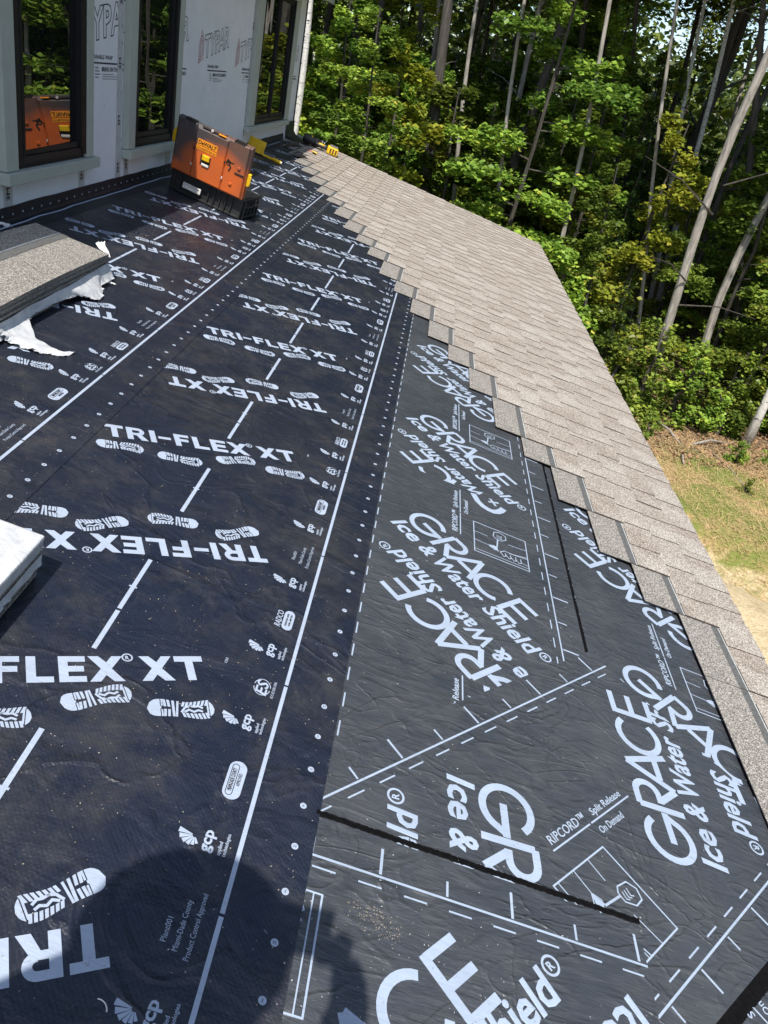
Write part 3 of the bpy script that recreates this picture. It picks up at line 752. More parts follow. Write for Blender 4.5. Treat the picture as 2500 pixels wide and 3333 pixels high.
# ------------------------------------------------------------------ shingles
SH_H = .337
roofing = empty('shingle_roofing', roofp(.8, 8), 'tan laminated shingle courses stepping down toward the eave', 'roof shingles')
def shingle_mesh(L, seed, H=SH_H, name='shingle'):
    rr = random.Random(seed); V = []; F = []; T = []; MI = []
    tilt = .029; th = .0032
    def slab(x0, x1, y0, y1, up, t, tint, mi, skew=0.0):
        o = len(V); c = []
        for (x, y) in ((x0, y0), (x1, y0 + skew), (x1, y1 - skew), (x0, y1)):
            c.append((x, y))
        for z_ in (0, 1):
            for (x, y) in c: V.append((x, y, x * tilt + up + z_ * t))
        for f, i in (((4, 5, 6, 7), 1), ((0, 4, 7, 3), 0), ((0, 1, 5, 4), 0), ((1, 2, 6, 5), 0), ((3, 7, 6, 2), 0)):
            F.append(tuple(o + k for k in f)); T.append(tint); MI.append(mi if i else 3)
    slab(0, .144, 0, L, 0, th, -1, 0)
    slab(.144, .175, 0, L, 0, th, -1, 1)
    slab(.175, .1795, 0, L, 0, th + .0003, -1, 2)
    slab(.1795, H, 0, L, 0, th, rr.uniform(0, .35), 0)
    y = 0.0 if rr.random() < .6 else -.05; rt = True
    while y < L:
        w = rr.choice((.085, .11, .14, .17, .2)); g = rr.choice((.07, .09, .12, .15))
        a, b = max(y, 0), min(y + w, L)
        if b - a > .02: slab(.1805, H + .0005, a, b, th, .0038, rr.choice((rr.uniform(0, .3), rr.uniform(.5, 1), rr.uniform(.7, 1))), 0, 0.0 if a == 0 or b == L else .004)
        y += w + g
    me = bpy.data.meshes.new(name); me.from_pydata(V, [], F)
    for m in (M_SH, M_BAND, M_STRIPE, M_EDGE): me.materials.append(m)
    me.polygons.foreach_set('material_index', MI)
    a = me.attributes.new('tint', 'FLOAT', 'FACE'); a.data.foreach_set('value', T); me.update(); return me
variants = [shingle_mesh(.994, 100 + i) for i in range(12)]
SL = [(-1.40, 10.0, 1), (-1.39, 9.548), (-1.235, 9.156), (-1.076, 8.741), (-.918, 8.334), (-.767, 8.069), (-.614, 7.586), (-.46, 7.157), (-.308, 6.871),
      (-.166, 6.545), (-.015, 6.078), (.132, 5.744), (.283, 5.365), (.433, 4.985), (.58, 4.674), (.722, 4.308), (.865, 3.861), (1.017, 3.62),
      (1.165, 3.264), (1.314, 2.897), (1.466, 2.622), (1.622, -1.75)]
SL = [(-1.80, 10.75), (-1.70, 10.35), (-1.545, 9.95)] + [x for x in SL if len(x) == 2]
nsh = 0
for ci, (s, t0) in enumerate(SL):
    t = t0; fr = None
    rake = 11.93 - .05 * s
    while t < rake - .01:
        L = min(.998, rake - t)
        if L > .99: me = variants[rnd.randrange(12)]
        else: me = shingle_mesh(L - .002, 900 + ci)
        if ci == len(SL) - 1:
            me = shingle_mesh(L - .002, 300 + nsh, .350)
        o = bpy.data.objects.new('shingle', me); COL.objects.link(o); o.parent = roofing
        o.matrix_parent_inverse = roofing.matrix_basis.inverted()
        o.matrix_basis = ROOFM @ Matrix.Translation((s + rnd.uniform(-.0015, .0015), t, .0150)) @ Matrix.Rotation(rnd.uniform(-.001, .001), 4, 'Z')
        t += 1.0; nsh += 1
roofbox('starter_strip', 1.70, 1.978, -3, 11.85, .003, .0115, M_SH, roofing)
# ------------------------------------------------------------------ black flashing piece at the far end of the wall
fl = empty('flashing_piece', roofp(-1.7, 11.2), 'loose black flashing piece curling up the far corner of the wall', 'flashing')
V = []; F = []
prof = [(XW + .010, -.80), (XW + .012, -.93), (XW + .05, -.985), (XW + .14, -1.01), (XW + .30, -1.035)]
for i in range(9):
    y = 11.02 + .56 * i / 8
    for j, (x, z) in enumerate(prof): V.append((x, y + .02 * j * math.sin(i), z + .006 * math.sin(i * 1.7 + j)))
for i in range(8):
    for j in range(4): F.append((5 * i + j, 5 * i + 5 + j, 5 * i + 6 + j, 5 * i + 1 + j))
mesh_obj('upturned_sheet', V, F, M_TRI, fl, smooth=True)
for (a, b, c) in (((-1.66, 10.3), (-1.52, 10.95), (-1.74, 10.8)), ((-1.47, 9.75), (-1.30, 10.1), (-1.5, 10.25))):
    p = [roofp(*a, .035), roofp(*b, .022), roofp(*c, .030), roofp((a[0] + b[0]) / 2, (a[1] + b[1]) / 2, .075)]
    mesh_obj('loose_flap', p, [(0, 1, 3), (1, 2, 3), (2, 0, 3)], M_TRI, fl)

# ------------------------------------------------------------------ open tool case
yaw = -.125
u3 = DS * math.cos(yaw) + np.array([0, 1, 0]) * math.sin(yaw); w3 = -DS * math.sin(yaw) + np.array([0, 1, 0]) * math.cos(yaw)
o3 = roofp(-1.668, 5.905, .0150)
TB = Matrix([[u3[0], w3[0], NN[0], o3[0]], [u3[1], w3[1], NN[1], o3[1]], [u3[2], w3[2], NN[2], o3[2]], [0, 0, 0, 1]])
case = empty('tool_case', o3, 'open black tool case with orange sprayed lid standing on the underlayment', 'toolbox')
W, D, HB = .56, .40, .150
bm = bmesh.new()
bx(bm, 0.01, W - .01, .01, D - .01, .004, .02, .003)
for (x0, x1, y0, y1) in ((0, .012, .03, D), (W - .012, W, .03, D), (0, W, D - .012, D)): bx(bm, x0, x1, y0, y1, 0, HB, .003)
bx(bm, 0, W, .02, .034, 0, HB, .003)
bx(bm, -.008, W + .008, .008, .022, HB - .022, HB - .004, .003); bx(bm, -.008, W + .008, D - .002, D + .010, HB - .022, HB - .004, .003)
for x in (-.004, W - .008): bx(bm, x, x + .012, .02, D, HB - .020, HB - .003, .003)
bm_obj('base_box', bm, M_PLAS, case, M=TB)
for x in (.03, .075, .30, .345, .39, .435, .48):
    box('rib', x, x + .009, .002, .022, .004, HB - .022, M_PLAS, case, .002, M=TB)
for y in (.06, .13, .20, .27, .34): box('rib', W + .001, W + .018, y, y + .010, .004, HB - .022, M_PLAS, case, .002, M=TB)
for (y0, y1, z0, z1) in ((.08, .32, .015, .028), (.08, .32, .085, .098)): box('side_rail', W + .006, W + .026, y0, y1, z0, z1, M_PLAS, case, .003, M=TB)
bm = bmesh.new(); bx(bm, .11, .25, -.012, .003, .048, .060, .003); bx(bm, .11, .25, -.012, .003, .078, .088, .003); bx(bm, .11, .122, -.012, .003, .058, .080, .002); bx(bm, .238, .25, -.012, .003, .058, .080, .002)
bx(bm, .122, .238, -.004, .003, .060, .078, .001)
bm_obj('front_handle', bm, M_WHT, case, M=TB)
for x in (.10, .22): 
    bm = bmesh.new(); tube(bm, [(x, .012, HB - .01), (x, -.010, HB - .004), (x + .045, -.010, HB - .004), (x + .045, .012, HB - .01)], .003, 6); bm_obj('hinge_loop', bm, M_LBL, case, M=TB)
box('tool_tray', .02, W - .02, .05, D - .03, .03, .085, M_DINK, case, .004, M=TB)
for i in range(22):
    x = .33 + .2 * rnd.random(); y = .05 + .25 * rnd.random(); box('tool_bit', x, x + .006, y, y + .05, .085, .10 + .02 * rnd.random(), M_STEEL if i % 3 else M_WRAP, case, 0, M=TB)
# lid: local x along the case, y up the lid, z toward the viewer (outer face)
phi = 1.74
cv, sv = math.cos(phi), math.sin(phi)
LM = TB @ Matrix([[1, 0, 0, 0], [0, cv, -sv, .012], [0, sv, cv, HB + .002], [0, 0, 0, 1]])
# columns: x, up-the-lid, outward(+z = away from the closing side)
def lid_obj(name, bmf, mat, smooth=False, parent=None):
    me = bpy.data.meshes.new(name); bmesh.ops.recalc_face_normals(bmf, faces=bmf.faces); bmf.to_mesh(me); bmf.free()
    for m in (mat if isinstance(mat, (list, tuple)) else [mat]): me.materials.append(m)
    o = bpy.data.objects.new(name, me); COL.objects.link(o); p = parent or case; o.parent = p
    o.matrix_parent_inverse = p.matrix_basis.inverted() if p is case else Matrix()
    if p is case: o.matrix_basis = LM
    return o
LH = .365; Z = .062
bm = bmesh.new()
# shell with a chamfered outline
prof = [(0, 0), (.0, -Z * .55), (.018, -Z)]
def lid_shell(bm, x0, x1, y0, y1, z0, z1, ch):
    a = [(x0, y0), (x1, y0), (x1, y1), (x0, y1)]; b = [(x0 + ch, y0 + ch), (x1 - ch, y0 + ch), (x1 - ch, y1 - ch), (x0 + ch, y1 - ch)]
    v0 = [bm.verts.new((*p, z0)) for p in a]; v1 = [bm.verts.new((*p, z1 - ch * 1.0)) for p in a]; v2 = [bm.verts.new((*p, z1)) for p in b]
    bm.faces.new(v0[::-1]); bm.faces.new(v2)
    for i in range(4):
        j = (i + 1) % 4; bm.faces.new((v0[i], v0[j], v1[j], v1[i])); bm.faces.new((v1[i], v1[j], v2[j], v2[i]))
lid_shell(bm, 0, W, 0, LH, -.01, .050, .014)
lid = lid_obj('lid', bm, M_LID)
for (x0, x1, y1) in ((.012, .150, LH + .004), (.158, .388, LH - .012), (.396, W - .012, LH + .004)):
    bm = bmesh.new(); lid_shell(bm, x0, x1, .012, y1, .046, .062, .006); lid_obj('lid_panel', bm, M_LID)
for x in (.154, .392):
    for y in (.09, .20): bm = bmesh.new(); bx(bm, x - .004, x + .004, y, y + .016, .060, .068, .001); lid_obj('hinge_pin', bm, M_WHT if y < .1 else M_PLAS)
for x0 in (.055, .425):
    bm = bmesh.new(); bx(bm, x0, x0 + .085, LH - .012, LH + .008, .020, .060, .004)
    lid_obj('grip_block', bm, M_PLAS)
    for i in range(5): bm = bmesh.new(); bx(bm, x0 + .008 + .016 * i, x0 + .016 + .016 * i, LH + .003, LH + .016, .022, .066, .001); lid_obj('grip_rib', bm, M_DINK)
bm = bmesh.new(); bx(bm, .185, .36, LH - .004, LH + .014, .028, .058, .004); lid_obj('carry_handle', bm, M_LID)
bm = bmesh.new(); bx(bm, .31, .37, LH - .002, LH + .006, .056, .066, .002); lid_obj('orange_tag', bm, M_LBL)
bm = bmesh.new(); tube(bm, [(.262, LH + .004, .056), (.262, LH + .004, .064)], .009, 12); lid_obj('round_stud', bm, M_WHT)
bm = bmesh.new(); bx(bm, .175, .322, .245, .285, .0625, .064, .0005); em = lid_obj('brand_plate', bm, M_LBL)
bm = bmesh.new(); bx(bm, .170, .322, .214, .240, .0625, .064, .0005); lid_obj('brand_plate', bm, M_LBL)
def lid_text(body, x, y, w, cap, bold, mat, ol=0):
    d = Decal(); d.text(body, x, y, 0, w, cap, bold, .08, ol)
    me = bpy.data.meshes.new('plate_lettering'); me.from_pydata([(a, b, .0646) for a, b, _z in d.V], [], d.F); me.materials.append(mat)
    o = bpy.data.objects.new('plate_lettering', me); COL.objects.link(o); o.parent = case; o.matrix_parent_inverse = case.matrix_basis.inverted(); o.matrix_basis = LM
lid_text('D\u1d07WALT' if False else 'DeWALT', .180, .251, .137, .027, .03, M_DINK); lid_text('TOUGHSYSTEM 2.0', .176, .220, .140, .013, .02, M_DINK)
bm = bmesh.new(); bx(bm, .215, .290, .120, .190, .058, .0632, .0); lid_obj('latch_recess', bm, M_DINK)
bm = bmesh.new(); bx(bm, .228, .284, .158, .196, .060, .078, .005); lid_obj('latch', bm, M_YEL)
bm = bmesh.new(); bx(bm, .228, .284, .118, .136, .060, .070, .004); lid_obj('latch_keeper', bm, M_WHT)
for (x0, x1, y0, y1) in ((-.022, .004, .17, .27), (W - .004, W + .024, .10, .19)):
    bm = bmesh.new(); bx(bm, x0, x1, y0, y1, .0, .026, .005); bx(bm, x0 - .004 if x0 < 0 else x1 - .006, x0 + .006 if x0 < 0 else x1 + .006, y0 + .015, y1 - .015, .020, .034, .004); lid_obj('side_latch', bm, M_YEL)
for (x, y) in ((.49, .20), (.45, .075)): bm = bmesh.new(); bx(bm, x, x + .022, y, y + .018, .060, .070, .003); lid_obj('lid_boss', bm, M_LID)
bm = bmesh.new(); bx(bm, .475, .545, .165, .176, .058, .068, .003); lid_obj('lid_boss', bm, M_PLAS)
d = Decal(); d.arc((.42, .215), .016, 0, 300, .009, 10); d.line([(.41, .24), (.425, .215), (.44, .19), (.43, .16)], .012); d.line([(.40, .215), (.46, .225)], .010)
me = bpy.data.meshes.new('paint_splotch'); me.from_pydata([(a, b, .0626) for a, b, _z in d.V], [], d.F); me.materials.append(M_DINK)
o = bpy.data.objects.new('paint_splotch', me); COL.objects.link(o); o.parent = case; o.matrix_parent_inverse = case.matrix_basis.inverted(); o.matrix_basis = LM

# ------------------------------------------------------------------ yellow hand tool, drill, screwdriver
def frame_at(s, t, h, ang):
    a = R_(ang); x = DS * math.cos(a) + np.array([0, math.sin(a), 0]); y = -DS * math.sin(a) + np.array([0, math.cos(a), 0]); p = roofp(s, t, h)
    return Matrix([[x[0], y[0], NN[0], p[0]], [x[1], y[1], NN[1], p[1]], [x[2], y[2], NN[2], p[2]], [0, 0, 0, 1]]), p
Mh, p = frame_at(-1.66, 8.93, .0145, -8)
yt = empty('hand_tool', p, 'yellow hand tool with square blade and round handle lying behind the case', 'hand tool')
bm = bmesh.new(); tube(bm, [(.0, 0, .022), (.03, 0, .022), (.05, 0, .020), (.14, 0, .020), (.15, 0, .024), (.235, 0, .022), (.245, 0, .018)], [.010, .014, .013, .013, .019, .019, .012], 12); bm_obj('handle', bm, M_YEL, yt, True, M=Mh)
bm = bmesh.new(); tube(bm, [(.236, 0, .022), (.252, 0, .022)], [.015, .013], 12); bm_obj('handle_cap', bm, M_WHT, yt, True, M=Mh)
bm = bmesh.new(); bx(bm, -.165, .025, .0, .006, .01, .145, .002); bm_obj('blade', bm, M_YEL, yt, M=Mh @ Matrix.Rotation(R_(-12), 4, 'X'))
bm = bmesh.new(); bx(bm, -.165, .03, -.02, .012, .002, .014, .002); bm_obj('blade_foot', bm, M_PLAS, yt, M=Mh)
Mh, p = frame_at(-1.60, 11.30, .030, 8); Mh = Mh @ Matrix.Scale(1.3, 4)
dr = empty('cordless_drill', p, 'black and yellow cordless drill lying near the far corner of the shingles', 'drill')
bm = bmesh.new(); tube(bm, [(-.02, 0, .05), (.0, 0, .05), (.10, .01, .05), (.16, .015, .05)], [.030, .045, .045, .036], 12); bm_obj('motor_housing', bm, M_PLAS, dr, True, M=Mh)
bm = bmesh.new(); tube(bm, [(.05, .01, .05), (.075, .01, .05)], [.047, .047], 12); bm_obj('housing_band', bm, M_YEL, dr, True, M=Mh)
for i in range(4): 
    bm = bmesh.new(); tube(bm, [(.165 + .012 * i, .03, .06), (.172 + .012 * i, .03, .06)], [.036 - .004 * i] * 2, 14); bm_obj('chuck_ring', bm, M_STEEL if i % 2 else M_PLAS, dr, True, M=Mh)
bm = bmesh.new(); tube(bm, [(.10, -.01, .045), (.16, -.03, .040), (.22, -.03, .038), (.25, -.02, .04)], [.022, .020, .019, .024], 10); bm_obj('grip', bm, M_PLAS, dr, True, M=Mh)
bm = bmesh.new(); tube(bm, [(.15, -.03, .052), (.21, -.03, .050)], [.014, .014], 8); bm_obj('grip_inlay', bm, M_YEL, dr, True, M=Mh)
bm = bmesh.new(); bx(bm, .245, .36, -.075, .035, .002, .075, .012); bm_obj('battery', bm, M_YEL, dr, M=Mh)
bm = bmesh.new(); bx(bm, .262, .350, -.060, .020, .076, .090, .004); bm_obj('battery_cap', bm, M_STEEL, dr, M=Mh)
for i in range(3): bm = bmesh.new(); bx(bm, .275 + .028 * i, .288 + .028 * i, -.079, -.074, .015, .062, .001); bm_obj('battery_slot', bm, M_DINK, dr, M=Mh)
bm = bmesh.new(); tube(bm, [(.20, .02, .07), (.225, .055, .10)], [.003, .003], 6); bm_obj('belt_hook', bm, M_STEEL, dr, M=Mh)
Mh, p = frame_at(-1.445, 10.74, .030, -18)
sd = empty('screwdriver', p, 'small screwdriver with red tip lying on the shingles near the drill', 'screwdriver')
bm = bmesh.new(); tube(bm, [(0, 0, .008), (.07, 0, .010)], [.004, .004], 6); bm_obj('shaft', bm, M_REDP, sd, M=Mh)
bm = bmesh.new(); tube(bm, [(.07, 0, .011), (.08, 0, .014), (.13, 0, .014), (.14, 0, .010)], [.008, .014, .015, .009], 10); bm_obj('handle', bm, M_YEL, sd, True, M=Mh)
bm = bmesh.new(); bx(bm, .085, .135, -.019, -.008, .002, .018, .002); bm_obj('handle_grip', bm, M_PLAS, sd, M=Mh)

# ------------------------------------------------------------------ shingle bundles at the left edge
def bundle(name, label, s1, s0, t1, t0, hgt, wrapped, sag=0.0):
    root = empty(name, roofp(s1, t1, .014), label, 'shingle bundle')
    n = 10
    for i in range(n):
        if wrapped and i == n - 1: continue
        dz = .0150 + hgt * i / n; V = []; F = []; rr = random.Random(i + int(s1 * 50)); js, jt = rr.uniform(-.004, .004), rr.uniform(-.006, .006)
        N = 12; th = hgt / n * .86
        for k in range(N + 1):
            t = t0 + jt + (t1 - t0) * k / N; z = dz + sag * (k / N) * (1 - k / N) * 4 * (i / n)
            for (a, b) in ((s0 + js, 0), (s1 + js, 0), (s1 + js, th), (s0 + js, th)): V.append(roofp(a, t, z + b))
        for k in range(N):
            for q in range(4): F.append((4 * k + q, 4 * k + (q + 1) % 4, 4 * k + 4 + (q + 1) % 4, 4 * k + 4 + q))
        F.append((0, 3, 2, 1)); F.append((4 * N, 4 * N + 1, 4 * N + 2, 4 * N + 3))
        mesh_obj('bundled_shingle', V, F, M_SH, root, attr=[-.5] * len(F))
    return root
B1 = dict(s1=-1.222, s0=-1.575, t1=3.655, t0=2.62, h=.128)
b1 = bundle('shingle_bundle', 'opened bundle of grey shingles with its white wrapper torn along the edge', B1['s1'], B1['s0'], B1['t1'], B1['t0'], B1['h'], False, .012)
htop = .0150 + B1['h']
def top_strip(a0, a1, name, mat, tint=None, dh=.0006):
    V = []; F = []; N = 12
    for k in range(N + 1):
        t = B1['t0'] + (B1['t1'] - B1['t0']) * k / N; z = htop - .001 + dh + .012 * (k / N) * (1 - k / N) * 4 * .93
        V += [roofp(a0, t, z), roofp(a1, t, z)]
    for k in range(N): F.append((2 * k, 2 * k + 1, 2 * k + 3, 2 * k + 2))
    return mesh_obj(name, V, F, mat, b1, attr=[tint] * len(F) if tint is not None else None)
top_strip(-1.455, -1.415, 'sealant_band', M_BAND); top_strip(-1.4645, -1.4565, 'sealant_line', M_STRIPE)
top_strip(-1.575, -1.465, 'exposed_tabs', M_SH, .25)
d = Decal(); d.seg((-1.465, 3.25), (-1.575, 3.25), .004); d.seg((-1.465, 2.95), (-1.575, 2.95), .004); d.seg((-1.27, 3.08), (-1.37, 3.12), .0025)
d.roof('tab_cut', htop + .010, M_DINK, b1)
# torn wrapper: strip along the front edge with ragged lower border and a long tongue on the roof
def rag(name, pts_top, pts_bot, parent, seed, n=60, amp=.006):
    rr = random.Random(seed); V = []; F = []
    def ev(P, u):
        x = u * (len(P) - 1); i = min(int(x), len(P) - 2); f = x - i; return np.array(P[i]) * (1 - f) + np.array(P[i + 1]) * f
    m = 6; j = 0.0
    for i in range(n + 1):
        u = i / n; a = ev(pts_top, u); b = ev(pts_bot, u); j = rr.uniform(-amp, amp) + (amp * 1.6 if rr.random() < .2 else 0)
        for k in range(m + 1):
            v = k / m; p = a * (1 - v) + b * v; w = math.sin(u * 31 + k * 1.3) * .002 + math.sin(u * 12.3 + k) * .0025
            p = p + np.array([0, 0, w]) + (np.array([j * .6, 0, j * .6]) if k == m else 0)
            V.append(roofp(p[0], p[1], max(p[2], .0152)))
    for i in range(n):
        for k in range(m): F.append((i * (m + 1) + k, (i + 1) * (m + 1) + k, (i + 1) * (m + 1) + k + 1, i * (m + 1) + k + 1))
    return mesh_obj(name, V, F, M_WRP, parent, smooth=True)
s1 = B1['s1']
tp = [(s1 + .004, 3.66, .092), (s1 + .006, 3.50, .09), (s1 + .006, 3.2, .085), (s1 + .006, 2.95, .08), (s1 + .006, 2.7, .075), (s1 + .006, 2.58, .07)]
bt = [(s1 + .045, 3.68, .030), (s1 + .045, 3.50, .035), (s1 + .090, 3.43, .022), (s1 + .095, 3.36, .020), (s1 + .035, 3.28, .040), (s1 + .030, 3.18, .045), (s1 + .02, 3.05, .045), (s1 + .018, 2.92, .045), (s1 + .03, 2.78, .03), (s1 + .04, 2.58, .03)]
rag('torn_wrapper', tp, bt, b1, 3, 110, .008)
rag('torn_wrapper_tongue', [(s1 + .02, 2.86, .045), (s1 + .10, 2.76, .03), (s1 + .20, 2.735, .022), (s1 + .25, 2.80, .020)],
    [(s1 + .0, 2.62, .06), (s1 + .06, 2.64, .03), (s1 + .16, 2.665, .020), (s1 + .235, 2.73, .018)], b1, 5, 50, .006)
rag('torn_wrapper_scrap', [(-1.23, 3.66, htop - .02), (-1.215, 3.67, htop - .02)], [(-1.30, 3.68, htop + .012), (-1.27, 3.70, htop + .03)], b1, 9, 14, .005)
# scraps sitting on the bundle and the roof
def scrap(label, s, t, h, r, seed):
    rr = random.Random(seed); c = roofp(s, t, h); n = 14; V = [c + NN * r * .35]; F = []
    for i in range(n):
        a = 2 * math.pi * i / n; q = r * rr.uniform(.45, 1.15); V.append(c + DS * q * math.cos(a) + np.array([0, q * math.sin(a) * .7, 0]) + NN * rr.uniform(0, r * .35))
    for i in range(n): F.append((0, 1 + i, 1 + (i + 1) % n))
    o = mesh_obj('wrapper_scrap', V, F, M_WRP); tag(o, label, 'scrap'); return o
scrap('crumpled white wrapper scrap lying on the back corner of the opened bundle', -1.60, 3.42, htop + .012, .036, 1)
scrap('small torn white scrap lying on the underlayment near the opened bundle', -1.175, 3.63, .016, .024, 2)
b2 = bundle('shingle_bundle', 'bundle of shingles still sealed in white plastic at the left edge', -.522, -.86, 1.535, .52, .125, True)
bm = bmesh.new(); bx(bm, -.865, -.519, .50, 1.537, .0150 + .075, .0150 + .127, .006); bm_obj('white_wrapper', bm, M_WRP, b2, M=ROOFM)
rag('wrapper_skirt', [(-.517, 1.53, .088), (-.516, 1.2, .086), (-.516, .8, .085), (-.516, .52, .085)], [(-.512, 1.53, .060), (-.510, 1.3, .064), (-.508, 1.1, .050), (-.508, .9, .04), (-.51, .52, .03)], b2, 12, 60, .004)

# ------------------------------------------------------------------ loose debris
def debris(name, label, cat, centers, n, size, mat, h=.0165):
    V = []; F = []; rr = random.Random(n)
    for i in range(n):
        cs, ct, sp, st_, hh = rr.choice(centers); s = rr.gauss(cs, sp); t = rr.gauss(ct, st_); a = rr.uniform(0, 6.3); L = size * rr.uniform(.5, 1.6); w = L * rr.uniform(.2, .6)
        c = roofp(s, t, hh + rr.uniform(0, .002)); d = DS * math.cos(a) + np.array([0, math.sin(a), 0]); e = np.cross(NN, d); o = len(V)
        V += [c - d * L / 2 - e * w / 2, c + d * L / 2 - e * w / 2, c + d * L / 2 + e * w / 2 + NN * L * .3, c - d * L / 2 + e * w / 2]; F.append((o, o + 1, o + 2, o + 3))
    o = mesh_obj(name, V, F, mat); tag(o, label, cat, kind='stuff'); return o
M_SAW = plain('sawdust', (.40, .34, .25), .9, .45, 200)
debris('sawdust', 'pale sawdust and wood chips scattered over the black underlayment', 'sawdust',
       [(-1.30, 4.75, .10, .22, .015), (-1.18, 4.95, .10, .2, .015), (-1.35, 4.5, .05, .1, .015), (-1.05, 4.6, .25, .5, .015), (-.40, 4.25, .07, .11, .013), (-.35, 4.6, .15, .3, .013), (-.66, 1.5, .05, .05, .0125),
        (-.2, 1.3, .3, .5, .0125), (-.7, 2.2, .5, .8, .015), (-.3, 3.2, .3, .6, .0125)], 6500, .0018, M_SAW)
debris('chip_pile', 'small drift of wood chips on the foreground grey sheet', 'sawdust', [(.455, .945, .014, .022, .0106), (.485, .925, .016, .016, .0106), (.43, .95, .02, .012, .0106)], 260, .0015, M_SAW)
debris('grit', 'fine pale grit sprinkled across the grey sheets', 'grit', [(.8, 1.4, .4, .5, .0106), (.7, 2.4, .25, .6, .0066), (.55, .8, .2, .2, .0106)], 500, .0022, M_STRIPE)
for (s, t, r, lab) in ((.02, .655, .010, 'curved white plastic sliver lying in the foreground shadow'),):
    d = Decal(); d.arc((s - .012, t - .014), .018, 10, 100, .0022, 8); o = d.roof('plastic_sliver', .0125, M_WHT, None); tag(o, lab, 'sliver')

# ------------------------------------------------------------------ ground
def ground_mat():
    a = NT('ground'); x, y, z = a.sep()
    n1 = a.noise(.55, 6, .65); n2 = a.noise(3.0, 6, .7); n3 = a.noise(22, 5, .7)
    sand = a.mix(a.ramp(n3, [(.3, 0.0), (.7, 1.0)]), (.44, .34, .19), (.70, .58, .38))
    sand = a.mix(a.math('MULTIPLY', a.ramp(n2, [(.5, 0.0), (.7, 1.0)]), .5), sand, (.22, .16, .09))
    straw = a.mix(a.ramp(a.noise(40, 5, .75, src=a.map((1, .3, 1), (0, 0, .6))), [(.4, 0.0), (.62, 1.0)]), (.20, .13, .055), (.58, .42, .20))
    moss = a.mix(n3, (.09, .12, .02), (.25, .28, .06))
    mid = a.mix(a.ramp(a.math('ADD', a.math('MULTIPLY', n1, .6), a.math('MULTIPLY', n2, .4)), [(.44, 0.0), (.54, 1.0)]), straw, moss)
    lit = a.mix(a.ramp(a.vor(14, out='Distance'), [(.2, 0.0), (.6, 1.0)]), (.22, .13, .07), (.07, .045, .028))
    litl = a.mix(a.ramp(n3, [(.5, 0.0), (.7, 1.0)]), lit, (.36, .25, .15))
    # distance across the yard: the sand lies nearest the house, leaf litter at the forest edge
    yy = a.math('ADD', y, a.math('MULTIPLY', a.math('SUBTRACT', n2, .5), 2.2))
    band = a.math('ADD', yy, a.math('MULTIPLY', x, .78))
    c = a.mix(a.ramp(a.math('DIVIDE', band, 30.0), [(.462, 0.0), (.478, 1.0)]), sand, mid)
    c = a.mix(a.ramp(a.math('DIVIDE', yy, 30.0), [(.435, 0.0), (.47, 1.0)]), c, litl)
    xx = a.math('ADD', x, a.math('MULTIPLY', a.math('SUBTRACT', n2, .5), 2.2))
    c = a.mix(a.ramp(a.math('DIVIDE', xx, 30.0), [(.34, 0.0), (.38, 1.0)]), c, litl)
    n = a.bump(n2, .6, .12); n = a.bump(n3, .7, .05, n)
    return a.done(c, .95, n)
def gz(x, y):
    b = y + .78 * x - 13.9
    r = .35 * math.exp(-((b) / .55) ** 2) * -1 * (1 if x > 2 else 0)
    r += .28 * math.exp(-((b - 1.1) / .7) ** 2) * (.6 + .4 * math.sin(x * 2.1))
    return GZ + (r + .06 * math.sin(x * 1.3) * math.sin(y * 1.1) + .03 * math.sin(x * 4.1 + y * 3)) * (1 if abs(x) < 40 and abs(y) < 60 else 0)
xs = [-400, -150, -60, -30] + list(np.arange(-15, 2.1, 1)) + list(np.arange(2.3, 12, .22)) + list(np.arange(12.5, 30, 1.5)) + [40, 80, 200, 400]
ys = [-400, -150, -60, -30, -15] + list(np.arange(-10, 5, 1)) + list(np.arange(5.2, 18, .22)) + list(np.arange(18.5, 40, 1.5)) + [60, 120, 300, 500]
V = [(x, y, gz(x, y)) for y in ys for x in xs]; nx = len(xs)
F = [(j * nx + i, j * nx + i + 1, (j + 1) * nx + i + 1, (j + 1) * nx + i) for j in range(len(ys) - 1) for i in range(nx - 1)]
M_GR = ground_mat()
g = mesh_obj('ground', V, F, M_GR, smooth=True); tag(g, kind='structure')
M_STRAW = plain('straw', (.50, .36, .17), .8, .4, 60)
M_LITTER = plain('leaf_litter', (.26, .15, .08), .8, .5, 40)
def blades(name, label, cat, region, n, L, w, mat, up):
    P = []; rr = nr
    x = rr.uniform(region[0], region[1], n); y = rr.uniform(region[2], region[3], n); keep = region[4](x, y); x, y = x[keep], y[keep]; n = len(x)
    z = np.array([gz(a, b) for a, b in zip(x, y)]) + .015
    a = rr.uniform(0, 6.28, n); l = L * rr.uniform(.4, 1.5, n); e = rr.uniform(0, up, n)
    c = np.c_[x, y, z]; d = np.c_[np.cos(a) * np.cos(e), np.sin(a) * np.cos(e), np.sin(e)] * l[:, None]; q = np.c_[-np.sin(a), np.cos(a), np.zeros(n)] * w
    V = np.stack([c - q, c + q, c + d + q * .3 + [0, 0, .01], c + d - q * .3 + [0, 0, .01]], 1).reshape(-1, 3); F = np.arange(4 * n).reshape(n, 4)
    o = bpy.data.objects.new(name, fast_mesh(name, V, F, [mat])); COL.objects.link(o); tag(o, label, cat, kind='stuff'); return o
def band(x, y): return y + .78 * x
blades('straw', 'dry straw strewn over the bare yard beside the forest', 'straw', (2.3, 10, 5, 15, lambda x, y: (band(x, y) > 14.2 + 1.0 * np.sin(x * 3)) & (band(x, y) < 21)), 26000, .16, .0035, M_STRAW, .35)
